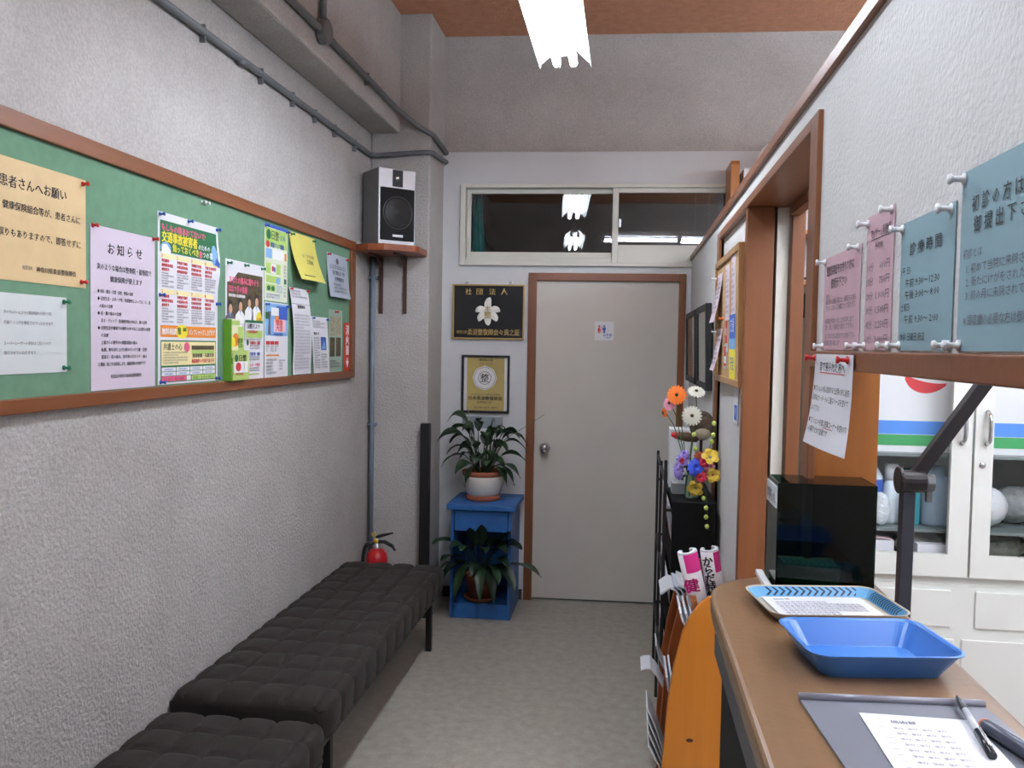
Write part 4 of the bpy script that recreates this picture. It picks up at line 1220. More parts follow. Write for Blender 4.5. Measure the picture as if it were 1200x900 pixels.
# ------------------------------------------------------------------ magazine rack
rk = thing('magazine_rack', 'honey pine magazine rack with three arched side panels', 'rack', (0.24, 2.92, 0))
near = [(0.128, 0.0), (0.137, 0.17), (0.152, 0.396), (0.168, 0.51), (0.191, 0.615), (0.214, 0.668), (0.241, 0.706), (0.265, 0.728), (0.290, 0.738), (0.315, 0.730), (0.335, 0.70), (0.344, 0.65), (0.344, 0.0)]
fxz = lambda p, q, t: Vector((p, t, q))
for k, y in enumerate((2.672, 2.905, 3.138)):
    o = obj('side_panel', B().prism(near, fxz, y, y + 0.02), pine_z if k == 0 else shadepine_z, rk, bevel=0.003)  # panels behind the first get the painted-in shade
b_ = B()
obj('knot', B().lathe([(0, 0.0012), (0.010, 0.001), (0.011, 0)], Matrix.Translation((0.222, 2.672, 0.275)) @ Matrix.Scale(0.6, 4, (0, 0, 1)) @ RX, 14), mat('knot_brown', (84, 44, 18), rough=0.6), rk)
for (y0, y1) in ((2.692, 2.905), (2.925, 3.138)):
    for (zt, xf) in ((0.60, 0.205), (0.36, 0.165), (0.12, 0.150)):
        obj('pocket_back', B().prism([(0.335, zt - 0.1), (0.30, zt + 0.10), (0.294, zt + 0.10), (0.328, zt - 0.1)], fxz, y0, y1), shadepine_z, rk)
        obj('pocket_floor', B().box(xf + 0.025, 0.330, y0, y1, zt - 0.11, zt - 0.1), shadepine_z, rk)
        obj('pocket_front', B().prism([(xf + 0.03, zt - 0.10), (xf + 0.008, zt - 0.01), (xf + 0.016, zt - 0.01), (xf + 0.038, zt - 0.10)], fxz, y0, y1), shadepine_z, rk)
magwhite = mat('magazine_pages', (208, 210, 214), rough=0.5, vary=0.06, vscale=30)
maggrey = mat('magazine_cover_grey', (150, 160, 184), rough=0.4, vary=0.1)
magorange = mat('magazine_cover_salmon', (206, 150, 128), rough=0.4, vary=0.1)
def mag(label, pts, y0, y1, th, m, cover=maggrey):
    """thin magazine: a bent strip in the x-z plane"""
    pts = [Vector((p[0], 0, p[1])) for p in pts]
    def strip(o0, o1, bb):
        A_, C_ = [], []
        for i, p in enumerate(pts):
            d = (pts[min(i + 1, len(pts) - 1)] - pts[max(0, i - 1)]).normalized()
            n = Vector((-d.z, 0, d.x))
            A_.append(p + n * o0)
            C_.append(p + n * o1)
        bb.prism([(q.x, q.z) for q in A_] + [(q.x, q.z) for q in C_[::-1]], fxz, y0, y1)
        return bb
    t = thing('magazine', label, 'magazine', (pts[0].x, (y0 + y1) / 2, pts[0].z))
    obj('pages', strip(0, th, B()), m, t)
    obj('cover', strip(th, th + 0.0012, B()), cover, t)
    return t
for k in range(4):
    q = k * 0.0165
    nm = ('leftmost', 'second', 'third', 'last')[k]
    mag('white magazine bent over the rim of the rear top pocket, %s of the bundle' % nm, [(0.236 + q, 0.535), (0.220 + q, 0.60), (0.204 + q, 0.648 + 0.004 * k), (0.186 + q, 0.676 + 0.004 * k), (0.162 + q, 0.684 + 0.005 * k), (0.132 + q * 1.1, 0.660 + 0.006 * k)][: 6 - (k > 0) * 1 - (k > 2) * 1], 2.93, 3.10 + 0.01 * k, 0.0055, magwhite if k % 2 == 0 else mat('page_shade', (186, 190, 200), rough=0.5))  # every other one greyed to paint the shade between the sheets
for k in range(3):
    q = k * 0.016
    nm = ('left', 'middle', 'right')[k]
    mag('white magazine in the near top pocket beside the honey panel, %s of three' % nm, [(0.262 + q * 0.5, 0.512), (0.24 + q, 0.56), (0.214 + q, 0.608), (0.196 + q, 0.645), (0.190 + q, 0.668)], 2.70, 2.90, 0.006, magwhite)
mag('folded white brochure poking out of the near middle pocket', [(0.205, 0.275), (0.178, 0.375), (0.158, 0.42), (0.152, 0.46)], 2.70, 2.89, 0.006, magwhite)
mag('second white brochure in the near middle pocket, tucked closer to the wall', [(0.218, 0.275), (0.188, 0.375), (0.166, 0.43), (0.163, 0.468)], 2.70, 2.88, 0.005, magwhite)
mag('salmon covered booklet flopping out of the rear middle pocket', [(0.195, 0.275), (0.165, 0.31), (0.128, 0.375), (0.105, 0.398), (0.085, 0.396), (0.072, 0.390)], 2.93, 3.06, 0.003, magwhite, magorange)
mag('pale grey booklet upright in the rear middle pocket', [(0.20, 0.275), (0.165, 0.36), (0.140, 0.41), (0.128, 0.455)], 3.0, 3.13, 0.004, magwhite)
for k in range(4):
    nm = ('lowest', 'second', 'third', 'uppermost')[k]
    mag('thin white booklet leaning far out of the near bottom pocket, %s of four' % nm, [(0.195, 0.03 + k * 0.007), (0.16, 0.12 + k * 0.014), (0.122, 0.19 + k * 0.028), (0.098 - 0.002 * k, 0.235 + k * 0.036)], 2.70 + 0.012 * k, 2.88, 0.0025, magwhite, magwhite)

def rolled(label, c, lean, rx, ry, h, rot, tilt, spine):
    """magazine folded into a standing U"""
    t = thing('magazine', label, 'magazine', c)
    M_ = Matrix.Translation(c) @ Matrix.Rotation(lean, 4, 'Y') @ Matrix.Rotation(tilt, 4, 'X') @ Matrix.Rotation(rot, 4, 'Z')
    n = 22
    def ring(k, z, a0=0.0, a1=1.0, slope=0.0):
        out = []
        for i in range(n + 1):
            a = R(35) + (2 * PI - R(70)) * (a0 + (a1 - a0) * i / n) - PI / 2 + R(10)
            pz = z + slope * math.cos(a)
            out.append(Vector((rx * k * math.cos(a), ry * k * math.sin(a), pz)))
        return out
    def shell(k0, k1, z0, z1, a0=0.0, a1=1.0, sl=0.0):
        b2 = B()
        q = [ring(k0, z0, a0, a1), ring(k0, z1, a0, a1, sl), ring(k1, z1, a0, a1, sl), ring(k1, z0, a0, a1)]
        V = [[b2.bm.verts.new(p) for p in rg] for rg in q]
        for a, c_ in zip(V, V[1:] + V[:1]):
            for i in range(n):
                b2.bm.faces.new([a[i], a[i + 1], c_[i + 1], c_[i]])
        b2.bm.faces.new([V[0][0], V[1][0], V[2][0], V[3][0]])
        b2.bm.faces.new([V[0][-1], V[3][-1], V[2][-1], V[1][-1]])
        return b2
    obj('pages', shell(0.62, 1.0, 0, h), magwhite, t, smooth=False, T=M_)
    cov = mat('magazine_cover_white', (226, 220, 224), rough=0.35, vary=0.03)
    obj('cover', shell(1.0, 1.03, 0, h - 0.004), cov, t, smooth=True, T=M_)
    return t, M_, shell
t, M_, shell = rolled('rolled magazine with a magenta top band in the near pocket, left of two', (0.268, 2.80, 0.60), R(-14), 0.031, 0.024, 0.262, PI, R(8), True)
obj('cover_band', shell(1.035, 1.05, 0.195, 0.258, 0.36, 0.70), pinkmag, t, T=M_)
obj('cover_band', shell(1.035, 1.05, 0.0, 0.258, 0.71, 0.90), purple, t, T=M_)
obj('cover_band', shell(1.035, 1.05, 0.0, 0.055, 0.38, 0.58), mat('cover_red', (150, 30, 40), rough=0.4), t, T=M_)
obj('cover_band', shell(1.035, 1.05, 0.065, 0.12, 0.30, 0.44), mat('cover_tan', (190, 120, 70), rough=0.4, vary=0.4, vscale=60), t, T=M_)
bt = B()
add_text(bt.bm, '健', 0.050, lambda u, v, d: M_ @ Vector((-u, 0.0262, v)), -0.010, 0.135, bold=0.03)
obj('lettering', bt, pinkmag, t)
t, M_, shell = rolled('rolled magazine with black and white cover in the near pocket, right of two', (0.322, 2.82, 0.60), R(-10), 0.029, 0.024, 0.265, PI, R(8), True)
obj('cover_band', shell(1.035, 1.05, 0.19, 0.258, 0.52, 0.72), pinkmag, t, T=M_)
bt = B()
add_text(bt.bm, 'からだ特集', 0.034, lambda u, v, d: M_ @ Vector((-u, 0.0262, v)), -0.012, 0.220, bold=0.04, vertical=True)
obj('lettering', bt, ink, t)

# ------------------------------------------------------------------ black shelf and what stands on it
bk = thing('low_shelf', 'low black shelf against the partition beyond the magazine rack', 'shelf', (0.27, 3.7, 0))
obj('end_panel', B().box(0.183, 0.346, 3.265, 3.285, 0, 0.918), blackfleck, bk, bevel=0.002)
obj('end_panel', B().box(0.183, 0.346, 4.03, 4.05, 0, 0.918), blackfleck, bk, bevel=0.002)
for z in (0.06, 0.36, 0.64, 0.898):
    obj('shelf_board', B().box(0.185, 0.346, 3.285, 4.03, z, z + 0.02), blackfleck, bk)
for y in (3.265, 3.66, 4.03):
    obj('front_bar', B().box(0.150, 0.162, y, y + 0.014, 0, 1.075 if y < 3.3 else 1.02), black_m, bk)
for z in (0.30, 0.62, 0.99):
    obj('front_bar', B().box(0.151, 0.161, 3.279, 4.03, z, z + 0.012), black_m, bk)
    for y in (3.266, 4.034):
        obj('bar_bracket', B().box(0.160, 0.19, y, y + 0.008, min(z, 0.88), min(z, 0.88) + 0.01), black_m, bk)
k = 0
for (z, n) in ((0.08, 3), (0.38, 3), (0.66, 3)):
    for i in range(n):
        y = 3.30 + i * 0.235
        row = {0.08: 'bottom', 0.38: 'middle', 0.66: 'upper'}[z]
        mg = thing('magazine', 'magazine leaning on the %s board of the low black shelf, %s from the near end' % (row, ('first', 'second', 'third')[i]), 'magazine', (0.2, y, z))
        obj('pages', B().prism([(0.21, z), (0.172, z + 0.235), (0.178, z + 0.236), (0.217, z)], fxz, y, y + 0.205), magwhite, mg)
        obj('cover', B().prism([(0.209, z), (0.171, z + 0.235), (0.172, z + 0.235), (0.21, z)], fxz, y, y + 0.205), (maggrey, magwhite, magorange)[(i + int(z * 10)) % 3], mg)
wb = thing('box', 'white upright box standing on the low black shelf behind the flowers', 'box', (0.24, 3.64, 0.918))
obj('carton', B().box(0.186, 0.292, 3.60, 3.72, 0.9185, 1.163), white_p, wb, bevel=0.002)
obj('red_edge_strip', B().box(0.192, 0.28, 3.5985, 3.60, 1.143, 1.150), ink_r, wb)
gb = thing('box', 'flat grey box lying on the low black shelf before the white box', 'box', (0.225, 3.46, 0.918))
obj('carton', B().box(0.19, 0.262, 3.44, 3.54, 0.9185, 0.962), mat('grey_carton', (138, 138, 140), rough=0.6), gb, bevel=0.002)

fa = thing('flower_arrangement', 'mixed artificial flowers in a green striped glass vase on the black shelf', 'flowers', (0.265, 3.36, 0.918))
vase_c = (0.262, 3.36, 0.9185)
obj('vase', B().lathe([(0, 0), (0.024, 0), (0.026, 0.01), (0.022, 0.05), (0.026, 0.085), (0.030, 0.095), (0.027, 0.095), (0.019, 0.05), (0.018, 0.01), (0, 0.008)], Matrix.Translation(vase_c), 18), mat('pale_green_glass', (150, 176, 160), rough=0.15), fa, smooth=True)
for a in range(6):
    th = a * PI / 3
    obj('vase_stripe', B().tube([(vase_c[0] + 0.0265 * math.cos(th + q * 0.6), vase_c[1] + 0.0265 * math.sin(th + q * 0.6), vase_c[2] + 0.012 + 0.072 * q) for q in (0, 0.33, 0.66, 1)], 0.0022, 5), ink_gr, fa)
def petal_ring(c, n_dir, r, k, w, m, par, name, layers=2, cup=0.15):
    """daisy-like flower head facing n_dir"""
    n_ = Vector(n_dir).normalized()
    sd = n_.cross(Vector((0, 0, 1)))
    sd = sd.normalized() if sd.length > 0.05 else Vector((1, 0, 0))
    up = sd.cross(n_)
    b2 = B()
    for ly in range(layers):
        for i in range(k):
            a = 2 * PI * (i + 0.5 * ly) / k
            d = sd * math.cos(a) + up * math.sin(a)
            t_ = sd * -math.sin(a) + up * math.cos(a)
            rr = r * (1 - 0.28 * ly)
            c0 = Vector(c) + n_ * 0.003 * ly
            ps = [c0 + d * rr * 0.15 + t_ * w * 0.3, c0 + d * rr * 0.6 + t_ * w + n_ * rr * cup, c0 + d * rr * 0.93 + t_ * w * 0.6 + n_ * rr * cup * 0.8, c0 + d * rr + n_ * rr * cup * 0.6, c0 + d * rr * 0.93 - t_ * w * 0.6 + n_ * rr * cup * 0.8, c0 + d * rr * 0.6 - t_ * w + n_ * rr * cup, c0 + d * rr * 0.15 - t_ * w * 0.3]
            vs = [b2.bm.verts.new(p) for p in ps]
            b2.bm.faces.new(vs)
    return obj(name, b2, m, par)
f_or = mat('orange_petal', (246, 122, 30), rough=0.6, vary=0.1)
f_wh = mat('cream_petal', (232, 232, 216), rough=0.6)
f_pk = mat('pink_petal', (236, 156, 180), rough=0.6)
f_bl = mat('blue_petal', (54, 84, 214), rough=0.6)
f_pu = mat('violet_petal', (150, 128, 206), rough=0.6)
f_re = mat('crimson_petal', (200, 40, 70), rough=0.6)
f_ye = mat('yellow_petal', (228, 192, 70), rough=0.6)
face = (-0.15, -1, 0.15)
heads = [((0.195, 3.36, 1.318), 0.040, 18, 0.0065, f_or, 'gerbera', (-0.1, -1, 0.25)), ((0.270, 3.38, 1.330), 0.036, 16, 0.0062, f_wh, 'gerbera', (0.1, -0.6, 0.8)), ((0.254, 3.35, 1.240), 0.040, 18, 0.0062, f_wh, 'gerbera', (0, -1, 0.2)),
         ((0.172, 3.38, 1.285), 0.030, 16, 0.0055, f_pk, 'gerbera', (-0.6, -0.8, 0.2)), ((0.152, 3.37, 1.248), 0.020, 12, 0.005, f_or, 'gerbera', (-0.9, -0.5, -0.1))]
for c_, r_, k_, w_, m_, nm, nd in heads:
    g = petal_ring(c_, nd, r_, k_, w_, m_, fa, nm, layers=3)
    nn = Vector(nd).normalized()
    obj('flower_centre', B().ball(Vector(c_) + nn * 0.007, 0.007, 8), mat('flower_centre', (84, 70, 44), rough=0.8), g)
    obj('stem', B().tube([Vector(c_) - nn * 0.004, Vector(c_) - nn * 0.03 + Vector((0.01, 0.01, -0.05)), Vector((0.25 + (c_[0] - 0.25) * 0.25, 3.365, 1.08)), Vector((0.262, 3.36, 0.96))], 0.002, 6), stem_m, fa)
rf = random.Random(11)
for (c_, r_, m_, n_) in (((0.272, 3.335, 1.042), 0.030, f_bl, 3), ((0.225, 3.34, 1.062), 0.022, f_pu, 3), ((0.210, 3.34, 1.030), 0.020, f_pu, 3), ((0.236, 3.35, 1.084), 0.018, f_pu, 2), ((0.212, 3.34, 1.005), 0.016, f_pu, 2), ((0.222, 3.33, 1.076), 0.012, f_re, 2),
                         ((0.300, 3.33, 1.068), 0.020, f_re, 2), ((0.300, 3.325, 1.006), 0.022, f_re, 3), ((0.322, 3.33, 1.015), 0.015, mat('hot_pink_petal', (226, 60, 130), rough=0.6), 2), ((0.283, 3.35, 1.085), 0.018, mat('salmon_petal', (230, 120, 90), rough=0.6), 2), ((0.325, 3.35, 1.045), 0.02, f_pk, 2), ((0.290, 3.34, 1.035), 0.014, f_ye, 2)):
    for i in range(n_):
        c2 = (c_[0] + rf.uniform(-.008, .008), c_[1] + rf.uniform(-.01, .01), c_[2] + rf.uniform(-.008, .008))
        petal_ring(c2, (rf.uniform(-.4, .4), -1, rf.uniform(-.2, .6)), r_, 9, r_ * 0.28, m_, fa, 'blossom', layers=2, cup=0.35)
for (c_, nd, r_) in (((0.325, 3.33, 1.085), (0.1, -0.8, 0.6), 0.036), ((0.336, 3.32, 1.018), (0, -1, 0), 0.030), ((0.272, 3.31, 0.968), (-0.3, -0.9, -0.3), 0.034)):
    petal_ring(c_, nd, r_, 5, r_ * 0.44, f_ye, fa, 'lily', layers=1, cup=0.3)
for i in range(14):
    a = rf.uniform(0, 2 * PI)
    c0 = Vector((0.265, 3.36, 1.0))
    tp = c0 + Vector((rf.uniform(-0.05, 0.06), rf.uniform(-0.05, 0.0), rf.uniform(-0.04, 0.05)))
    obj('leaf', leafmesh(Vector((0.262, 3.36, 0.99)), (c0 + tp) / 2 + Vector((0, 0, 0.03)), tp + Vector((0, 0, 0.01)), tp, 0.008), leaf_a, fa)
bud_m = mat('pale_green_bud', (206, 220, 110), rough=0.5)
strand = [(0.300, 3.345, 0.99), (0.310, 3.305, 0.95), (0.312, 3.255, 0.905), (0.314, 3.252, 0.86), (0.316, 3.252, 0.82)]
obj('strand', B().tube(strand, 0.0012, 5), stem_m, fa)
for c_ in ((0.302, 3.30, 0.930), (0.308, 3.255, 0.902), (0.309, 3.255, 0.868), (0.313, 3.253, 0.832)):
    obj('bud', B().ball(c_, 0.0085, 8, (1, 1, 1.15)), bud_m, fa, smooth=True)
strand = [(0.300, 3.36, 1.03), (0.325, 3.35, 1.12), (0.338, 3.345, 1.18), (0.336, 3.34, 1.215)]
obj('strand', B().tube(strand, 0.0012, 5), stem_m, fa)
for c_ in ((0.335, 3.335, 1.17), (0.330, 3.335, 1.145), (0.337, 3.34, 1.215), (0.262, 3.33, 1.17), (0.270, 3.33, 1.115)):
    obj('bud', B().ball(c_, 0.009, 8, (1, 1, 1.15)), bud_m, fa, smooth=True)
bd = thing('bird_ornament', 'brown round-bodied ornament with a cream underside and red-tipped beak', 'ornament', (0.285, 3.42, 1.10))
feather = mat('brown_feather', (122, 98, 80), rough=0.8, col2=(80, 66, 58), vscale=30, stretch=(1, 1, 3), bump=0.5, bscale=60)
obj('body', B().ball((0.300, 3.425, 1.198), 0.050, 18, (1.0, 0.8, 1.15)), feather, bd, smooth=True)
obj('belly', B().ball((0.300, 3.415, 1.172), 0.036, 16, (1.0, 0.95, 0.9)), mat('cream_feather', (206, 190, 164), rough=0.8), bd, smooth=True)
obj('beak', B().lathe([(0, -0.03), (0.016, -0.02), (0.019, 0.02), (0.014, 0.055), (0.0135, 0.056)], Matrix.Translation((0.262, 3.41, 1.150)) @ Matrix.Rotation(R(-84), 4, 'Y'), 14), mat('brown_beak', (110, 84, 62), rough=0.6), bd, smooth=True)
obj('beak_tip', B().lathe([(0.0138, 0.054), (0.0135, 0.062), (0.008, 0.078), (0, 0.084)], Matrix.Translation((0.262, 3.41, 1.150)) @ Matrix.Rotation(R(-84), 4, 'Y'), 14), red_m, bd, smooth=True)
obj('stand', B().lathe([(0, 0), (0.03, 0), (0.03, 0.006), (0.007, 0.012), (0.006, 0.225), (0, 0.225)], Matrix.Translation((0.298, 3.425, 0.9185)), 12), mat('dark_stand', (60, 46, 38), rough=0.6), bd, smooth=True)

# ------------------------------------------------------------------ reception counter
ct = thing('reception_counter', 'wooden topped reception counter with black front along the partition', 'counter', (0.32, 0.7, 0))
out = [(0.157, -0.78), (0.157, 1.42), (0.1575, 1.50), (0.160, 1.56), (0.166, 1.605), (0.178, 1.635), (0.197, 1.662), (0.225, 1.690), (0.262, 1.712), (0.32, 1.723), (0.40, 1.727), (0.486, 1.7285), (0.486, -0.78)]
fxy = lambda p, q, t: Vector((p, q, t))
obj('worktop', B().prism(out, fxy, 1.019, 1.055), counter_m, ct, bevel=0.009, seg=3)
obj('edge_band', B().box(0.1585, 0.176, -0.78, 1.46, 0.984, 1.0185), greyband, ct)
obj('front_panel', B().box(0.174, 0.192, -0.78, 1.475, 0, 0.984), blackfleck, ct)
obj('support', B().box(0.192, 0.368, 1.455, 1.475, 0, 1.0185), blackfleck, ct)

# smoked box
bx = thing('acrylic_box', 'dark green smoked acrylic box at the far end of the counter', 'box', (0.367, 1.67, 1.055))
X0, X1, Y0, Y1, Z0, Z1, th = 0.281, 0.456, 1.612, 1.722, 1.0555, 1.256, 0.003
for nm, a in (('front_wall', (X0, X1, Y0, Y0 + th, Z0, Z1)), ('back_wall', (X0, X1, Y1 - th, Y1, Z0, Z1)), ('side_wall', (X0, X0 + th, Y0 + th, Y1 - th, Z0, Z1)), ('side_wall', (X1 - th, X1, Y0 + th, Y1 - th, Z0, Z1)), ('box_floor', (X0 + th, X1 - th, Y0 + th, Y1 - th, Z0, Z0 + th)), ('lid', (X0 + 0.022, X1, Y0 + th, Y1 - th, Z1 - th, Z1))):
    obj(nm, B().box(*a), smoke_m, bx)
F_side = Frame((X0, 0, 0), (0, -1, 0), (0, 0, 1), (-1, 0, 0))
ls = Sheet('label_plate', '', '', F_side, -(Y1 - 0.003), Z1 - 0.048, 0.105, 0.040, white_p, lift=0.0004, thick=0.002, parent=bx)
ls.text(ink, '診察券入れ', 0.008, 0.008, 0.026, w=0.088, bold=0.01)
ls.done()
o = obj('paper_stack', B().box(0.30, 0.40, 1.63, 1.70, Z0 + th + 0.0002, Z0 + 0.045), mat('green_card_stack', (120, 180, 150), rough=0.6), None)
tag(o, 'stack of pale green cards lying inside the smoked acrylic box', 'cards')
o = obj('plastic_strip', B().box(0.262, 0.2755, 1.605, 1.735 - 0.01, 1.0552, 1.066), white_p, None, bevel=0.002)
tag(o, 'white plastic strip on the counter along the left of the acrylic box', 'strip')

def rrect(w, d, r, n=6):
    pts = []
    for (sx, sy, a0) in ((1, 1, 0), (-1, 1, PI / 2), (-1, -1, PI), (1, -1, 3 * PI / 2)):
        for i in range(n + 1):
            a = a0 + PI / 2 * i / n
            pts.append((sx * (w / 2 - r) + r * math.cos(a), sy * (d / 2 - r) + r * math.sin(a)))
    return pts
def traymesh(rings, M_):
    """rings: (w, d, r, z) from outside bottom, over the rim, to the inside floor"""
    b2 = B()
    V = [[b2.bm.verts.new(M_ @ Vector((x, y, z))) for x, y in rrect(w, d, r)] for w, d, r, z in rings]
    for a, c_ in zip(V, V[1:]):
        n = len(a)
        for i in range(n):
            b2.bm.faces.new([a[i], a[(i + 1) % n], c_[(i + 1) % n], c_[i]])
    b2.bm.faces.new(V[0][::-1])
    b2.bm.faces.new(V[-1])
    return b2
MT = Matrix.Translation((0.350, 1.262, 1.0553)) @ Matrix.Rotation(R(8.5), 4, 'Z')
t = thing('tray', 'bright blue plastic tray in the middle of the counter', 'tray', (0.350, 1.262, 1.0553))
o = obj('tray_shell', traymesh([(0.165, 0.118, 0.02, 0), (0.206, 0.157, 0.026, 0.034), (0.214, 0.165, 0.028, 0.036), (0.216, 0.167, 0.028, 0.038), (0.208, 0.159, 0.026, 0.0385), (0.200, 0.151, 0.024, 0.036), (0.160, 0.113, 0.018, 0.003)], MT), steelblue_tray, t, smooth=False, bevel=0.0008)
MT2 = Matrix.Translation((0.345, 1.505, 1.0553)) @ Matrix.Rotation(R(9), 4, 'Z')
t2 = thing('tray', 'patterned tin tray with blue and cream rim behind the blue plastic tray', 'tray', (0.345, 1.505, 1.0553))
obj('tray_shell', traymesh([(0.200, 0.135, 0.022, 0), (0.232, 0.170, 0.028, 0.017), (0.235, 0.173, 0.029, 0.018), (0.235, 0.173, 0.029, 0.019), (0.230, 0.168, 0.028, 0.0185), (0.198, 0.133, 0.02, 0.002)], MT2), mat('tin_cream', (206, 196, 178), rough=0.35, metal=0.2), t2)
b2 = B()
wl_ = [[b2.bm.verts.new(MT2 @ Vector((x, y, z))) for x, y in rrect(w, d, r)] for w, d, r, z in ((0.227, 0.165, 0.0275, 0.0176), (0.200, 0.135, 0.021, 0.0035))]
n = len(wl_[0])
for i in range(n):
    b2.bm.faces.new([wl_[0][i], wl_[0][(i + 1) % n], wl_[1][(i + 1) % n], wl_[1][i]])
obj('rim_print', b2, mat('tray_blue', (110, 172, 216), rough=0.3), t2)
b2 = B()
for k in range(56):                                                    # herring-bone strokes round the rim
    side = k % 4
    q = (k // 4) / 14 - 0.46
    for sg in (0, 1):
        def rimpt(qq, f):
            w_, d_ = 0.227 - 0.027 * f, 0.165 - 0.030 * f
            z_ = 0.0182 - 0.0141 * f
            lx, ly = (qq * 0.17, d_ / 2) if side == 0 else (qq * 0.17, -d_ / 2) if side == 1 else (w_ / 2, qq * 0.105) if side == 2 else (-w_ / 2, qq * 0.105)
            return MT2 @ Vector((lx, ly, z_))
        q0 = q + 0.0
        q1 = q + (0.05 if sg else 0.05)
        f0, f1 = (0.08, 0.5) if sg == 0 else (0.92, 0.5)
        vs = [b2.bm.verts.new(rimpt(q0, f0)), b2.bm.verts.new(rimpt(q0 + 0.028, f0)), b2.bm.verts.new(rimpt(q1 + 0.028, f1)), b2.bm.verts.new(rimpt(q1, f1))]
        b2.bm.faces.new(vs)
obj('rim_strokes', b2, mat('tray_navy', (34, 60, 92), rough=0.3), t2)
F_cnt = lambda z, ang, c: Frame((c[0], c[1], z), (math.cos(ang), math.sin(ang), 0), (-math.sin(ang), math.cos(ang), 0), (0, 0, 1))
s = Sheet('paper_sheet', 'white printed form lying in the patterned tin tray', 'paper', F_cnt(1.0575, R(9), (0.345, 1.505)), -0.090, -0.062, 0.176, 0.118, paper_w, lift=0.0006, deform=lambda u, v: (0, 0, 0.002 + 0.001 * math.sin(PI * u)))
s.text(ink, '問診票', 0.03, 0.098, 0.010)
s.lines(ink_g, 0.012, 0.165, 0.09, 0.01, 7)
s.done()

# clipboard, form and pens
ac = R(4.2)
cl_ = thing('clipboard', 'grey plastic clipboard with a rolled top edge at the near end of the counter', 'clipboard', (0.345, 0.96, 1.0553))
MC = Matrix.Translation((0.340, 1.118, 1.0553)) @ Matrix.Rotation(ac, 4, 'Z')
obj('board', B().box(-0.114, 0.114, -0.33, 0.0, 0, 0.0035), clip_grey, cl_, bevel=0.001, T=MC)
obj('rolled_edge', B().tube([(-0.114, -0.004, 0.0055), (0.114, -0.004, 0.0055)], 0.0052, 12), mat('grey_plastic_edge', (128, 128, 140), rough=0.3), cl_, smooth=True, T=MC)
s = Sheet('paper_sheet', 'white form with rows of faint marks on the grey clipboard', 'paper', F_cnt(1.0590, R(0), (0.356, 0.96)), -0.066, -0.16, 0.130, 0.270, paper_w, lift=0.0004)
s.text(ink_g, '施術録', 0.045, 0.245, 0.010)
for i in range(12):
    for j in range(4):
        s.text(ink_g, '受付', 0.034 + j * 0.016, 0.228 - i * 0.014, 0.0058)
    s.text(ink_g, '一', 0.016, 0.228 - i * 0.014, 0.008)
s.done()
pn = thing('pen', 'clear ballpoint pen with black tip lying across the white form', 'pen', (0.413, 1.05, 1.066))
pA, pB_ = Vector((0.421, 1.122, 1.069)), Vector((0.402, 0.965, 1.0645))
pv = lambda t: pA + (pB_ - pA) * t
obj('tip', B().tube([pv(0), pv(0.05)], [0.0009, 0.0028], 10), black_m, pn, smooth=True)
obj('grip', B().tube([pv(0.05), pv(0.12), pv(0.27)], [0.0028, 0.0043, 0.0046], 10), mat('clear_black_grip', (70, 72, 76), rough=0.3), pn, smooth=True)
obj('barrel', B().tube([pv(0.27), pv(0.62)], 0.0044, 12), mat('clear_barrel', (196, 200, 206), rough=0.15), pn, smooth=True)
obj('cap', B().tube([pv(0.62), pv(0.98)], 0.0049, 12), mat('black_cap', (44, 46, 54), rough=0.25), pn, smooth=True)
obj('pocket_clip', B().tube([pv(0.64) + Vector((0, 0, 0.007)), pv(0.92) + Vector((0, 0, 0.007))], 0.0013, 6, square=True), chrome, pn)
mk = thing('marker', 'dark grey marker with an orange ring beside the pen', 'pen', (0.43, 1.0, 1.068))
mA, mB = Vector((0.4225, 1.043, 1.0675)), Vector((0.455, 0.93, 1.0675))
mv = lambda t: mA + (mB - mA) * t
obj('barrel', B().tube([mv(0.02), mv(0.04), mv(1)], [0.0075, 0.0082, 0.0082], 16), mat('dark_grey_barrel', (72, 76, 92), rough=0.3), mk, smooth=True)
obj('end_ring', B().tube([mv(0.0), mv(0.022)], 0.0078, 16), mat('orange_ring', (200, 110, 80), rough=0.4), mk, smooth=True)
obj('highlight_strip', B().tube([mv(0.08) + Vector((0.002, 0, 0.0082)), mv(0.98) + Vector((0.002, 0, 0.0082))], 0.0008, 5), mat('light_grey_line', (150, 154, 168), rough=0.3), mk)
o = obj('cloth', B().box(0.448, 0.482, 0.86, 1.02, 1.0553, 1.060), mat('pale_blue_cloth', (150, 184, 220), rough=0.8), None, bevel=0.002)
tag(o, 'pale blue folded slip at the right edge of the counter beside the marker', 'paper')

# ------------------------------------------------------------------ notices on the near partition
s = Sheet('notice', 'pink notice nearest the doorway above the counter window', 'notice', F_right, -1.627, 1.502, 0.246, 0.164, paper_pink)
s.text(ink, '健康保険証をお持ちの方は', 0.022, 0.132, 0.019, w=0.185, bold=0.004)
s.text(ink, '御提示下さい', 0.055, 0.108, 0.019, w=0.11, bold=0.004)
s.text(ink_g, '（例）', 0.02, 0.090, 0.010, w=0.03)
s.text(ink_g, '毎月初めの施術の際には、保険証をお持ち', 0.02, 0.080, 0.011, w=0.205)
s.text(ink_g, '下さい。スタッフが確認させて頂きます。', 0.02, 0.069, 0.011, w=0.205)
s.text(ink_g, '※保険証が変わりました方は申し出て', 0.02, 0.046, 0.011, w=0.195)
s.text(ink_g, '頂き、新しい保険証を提示して下さい', 0.02, 0.035, 0.011, w=0.195)
s.text(ink_g, '（注）忘れた方は次回までにお持ち下さい', 0.02, 0.020, 0.011, w=0.205)
s.text(ink_g, '御理解お願い致します', 0.02, 0.008, 0.011, w=0.11)
s.done()
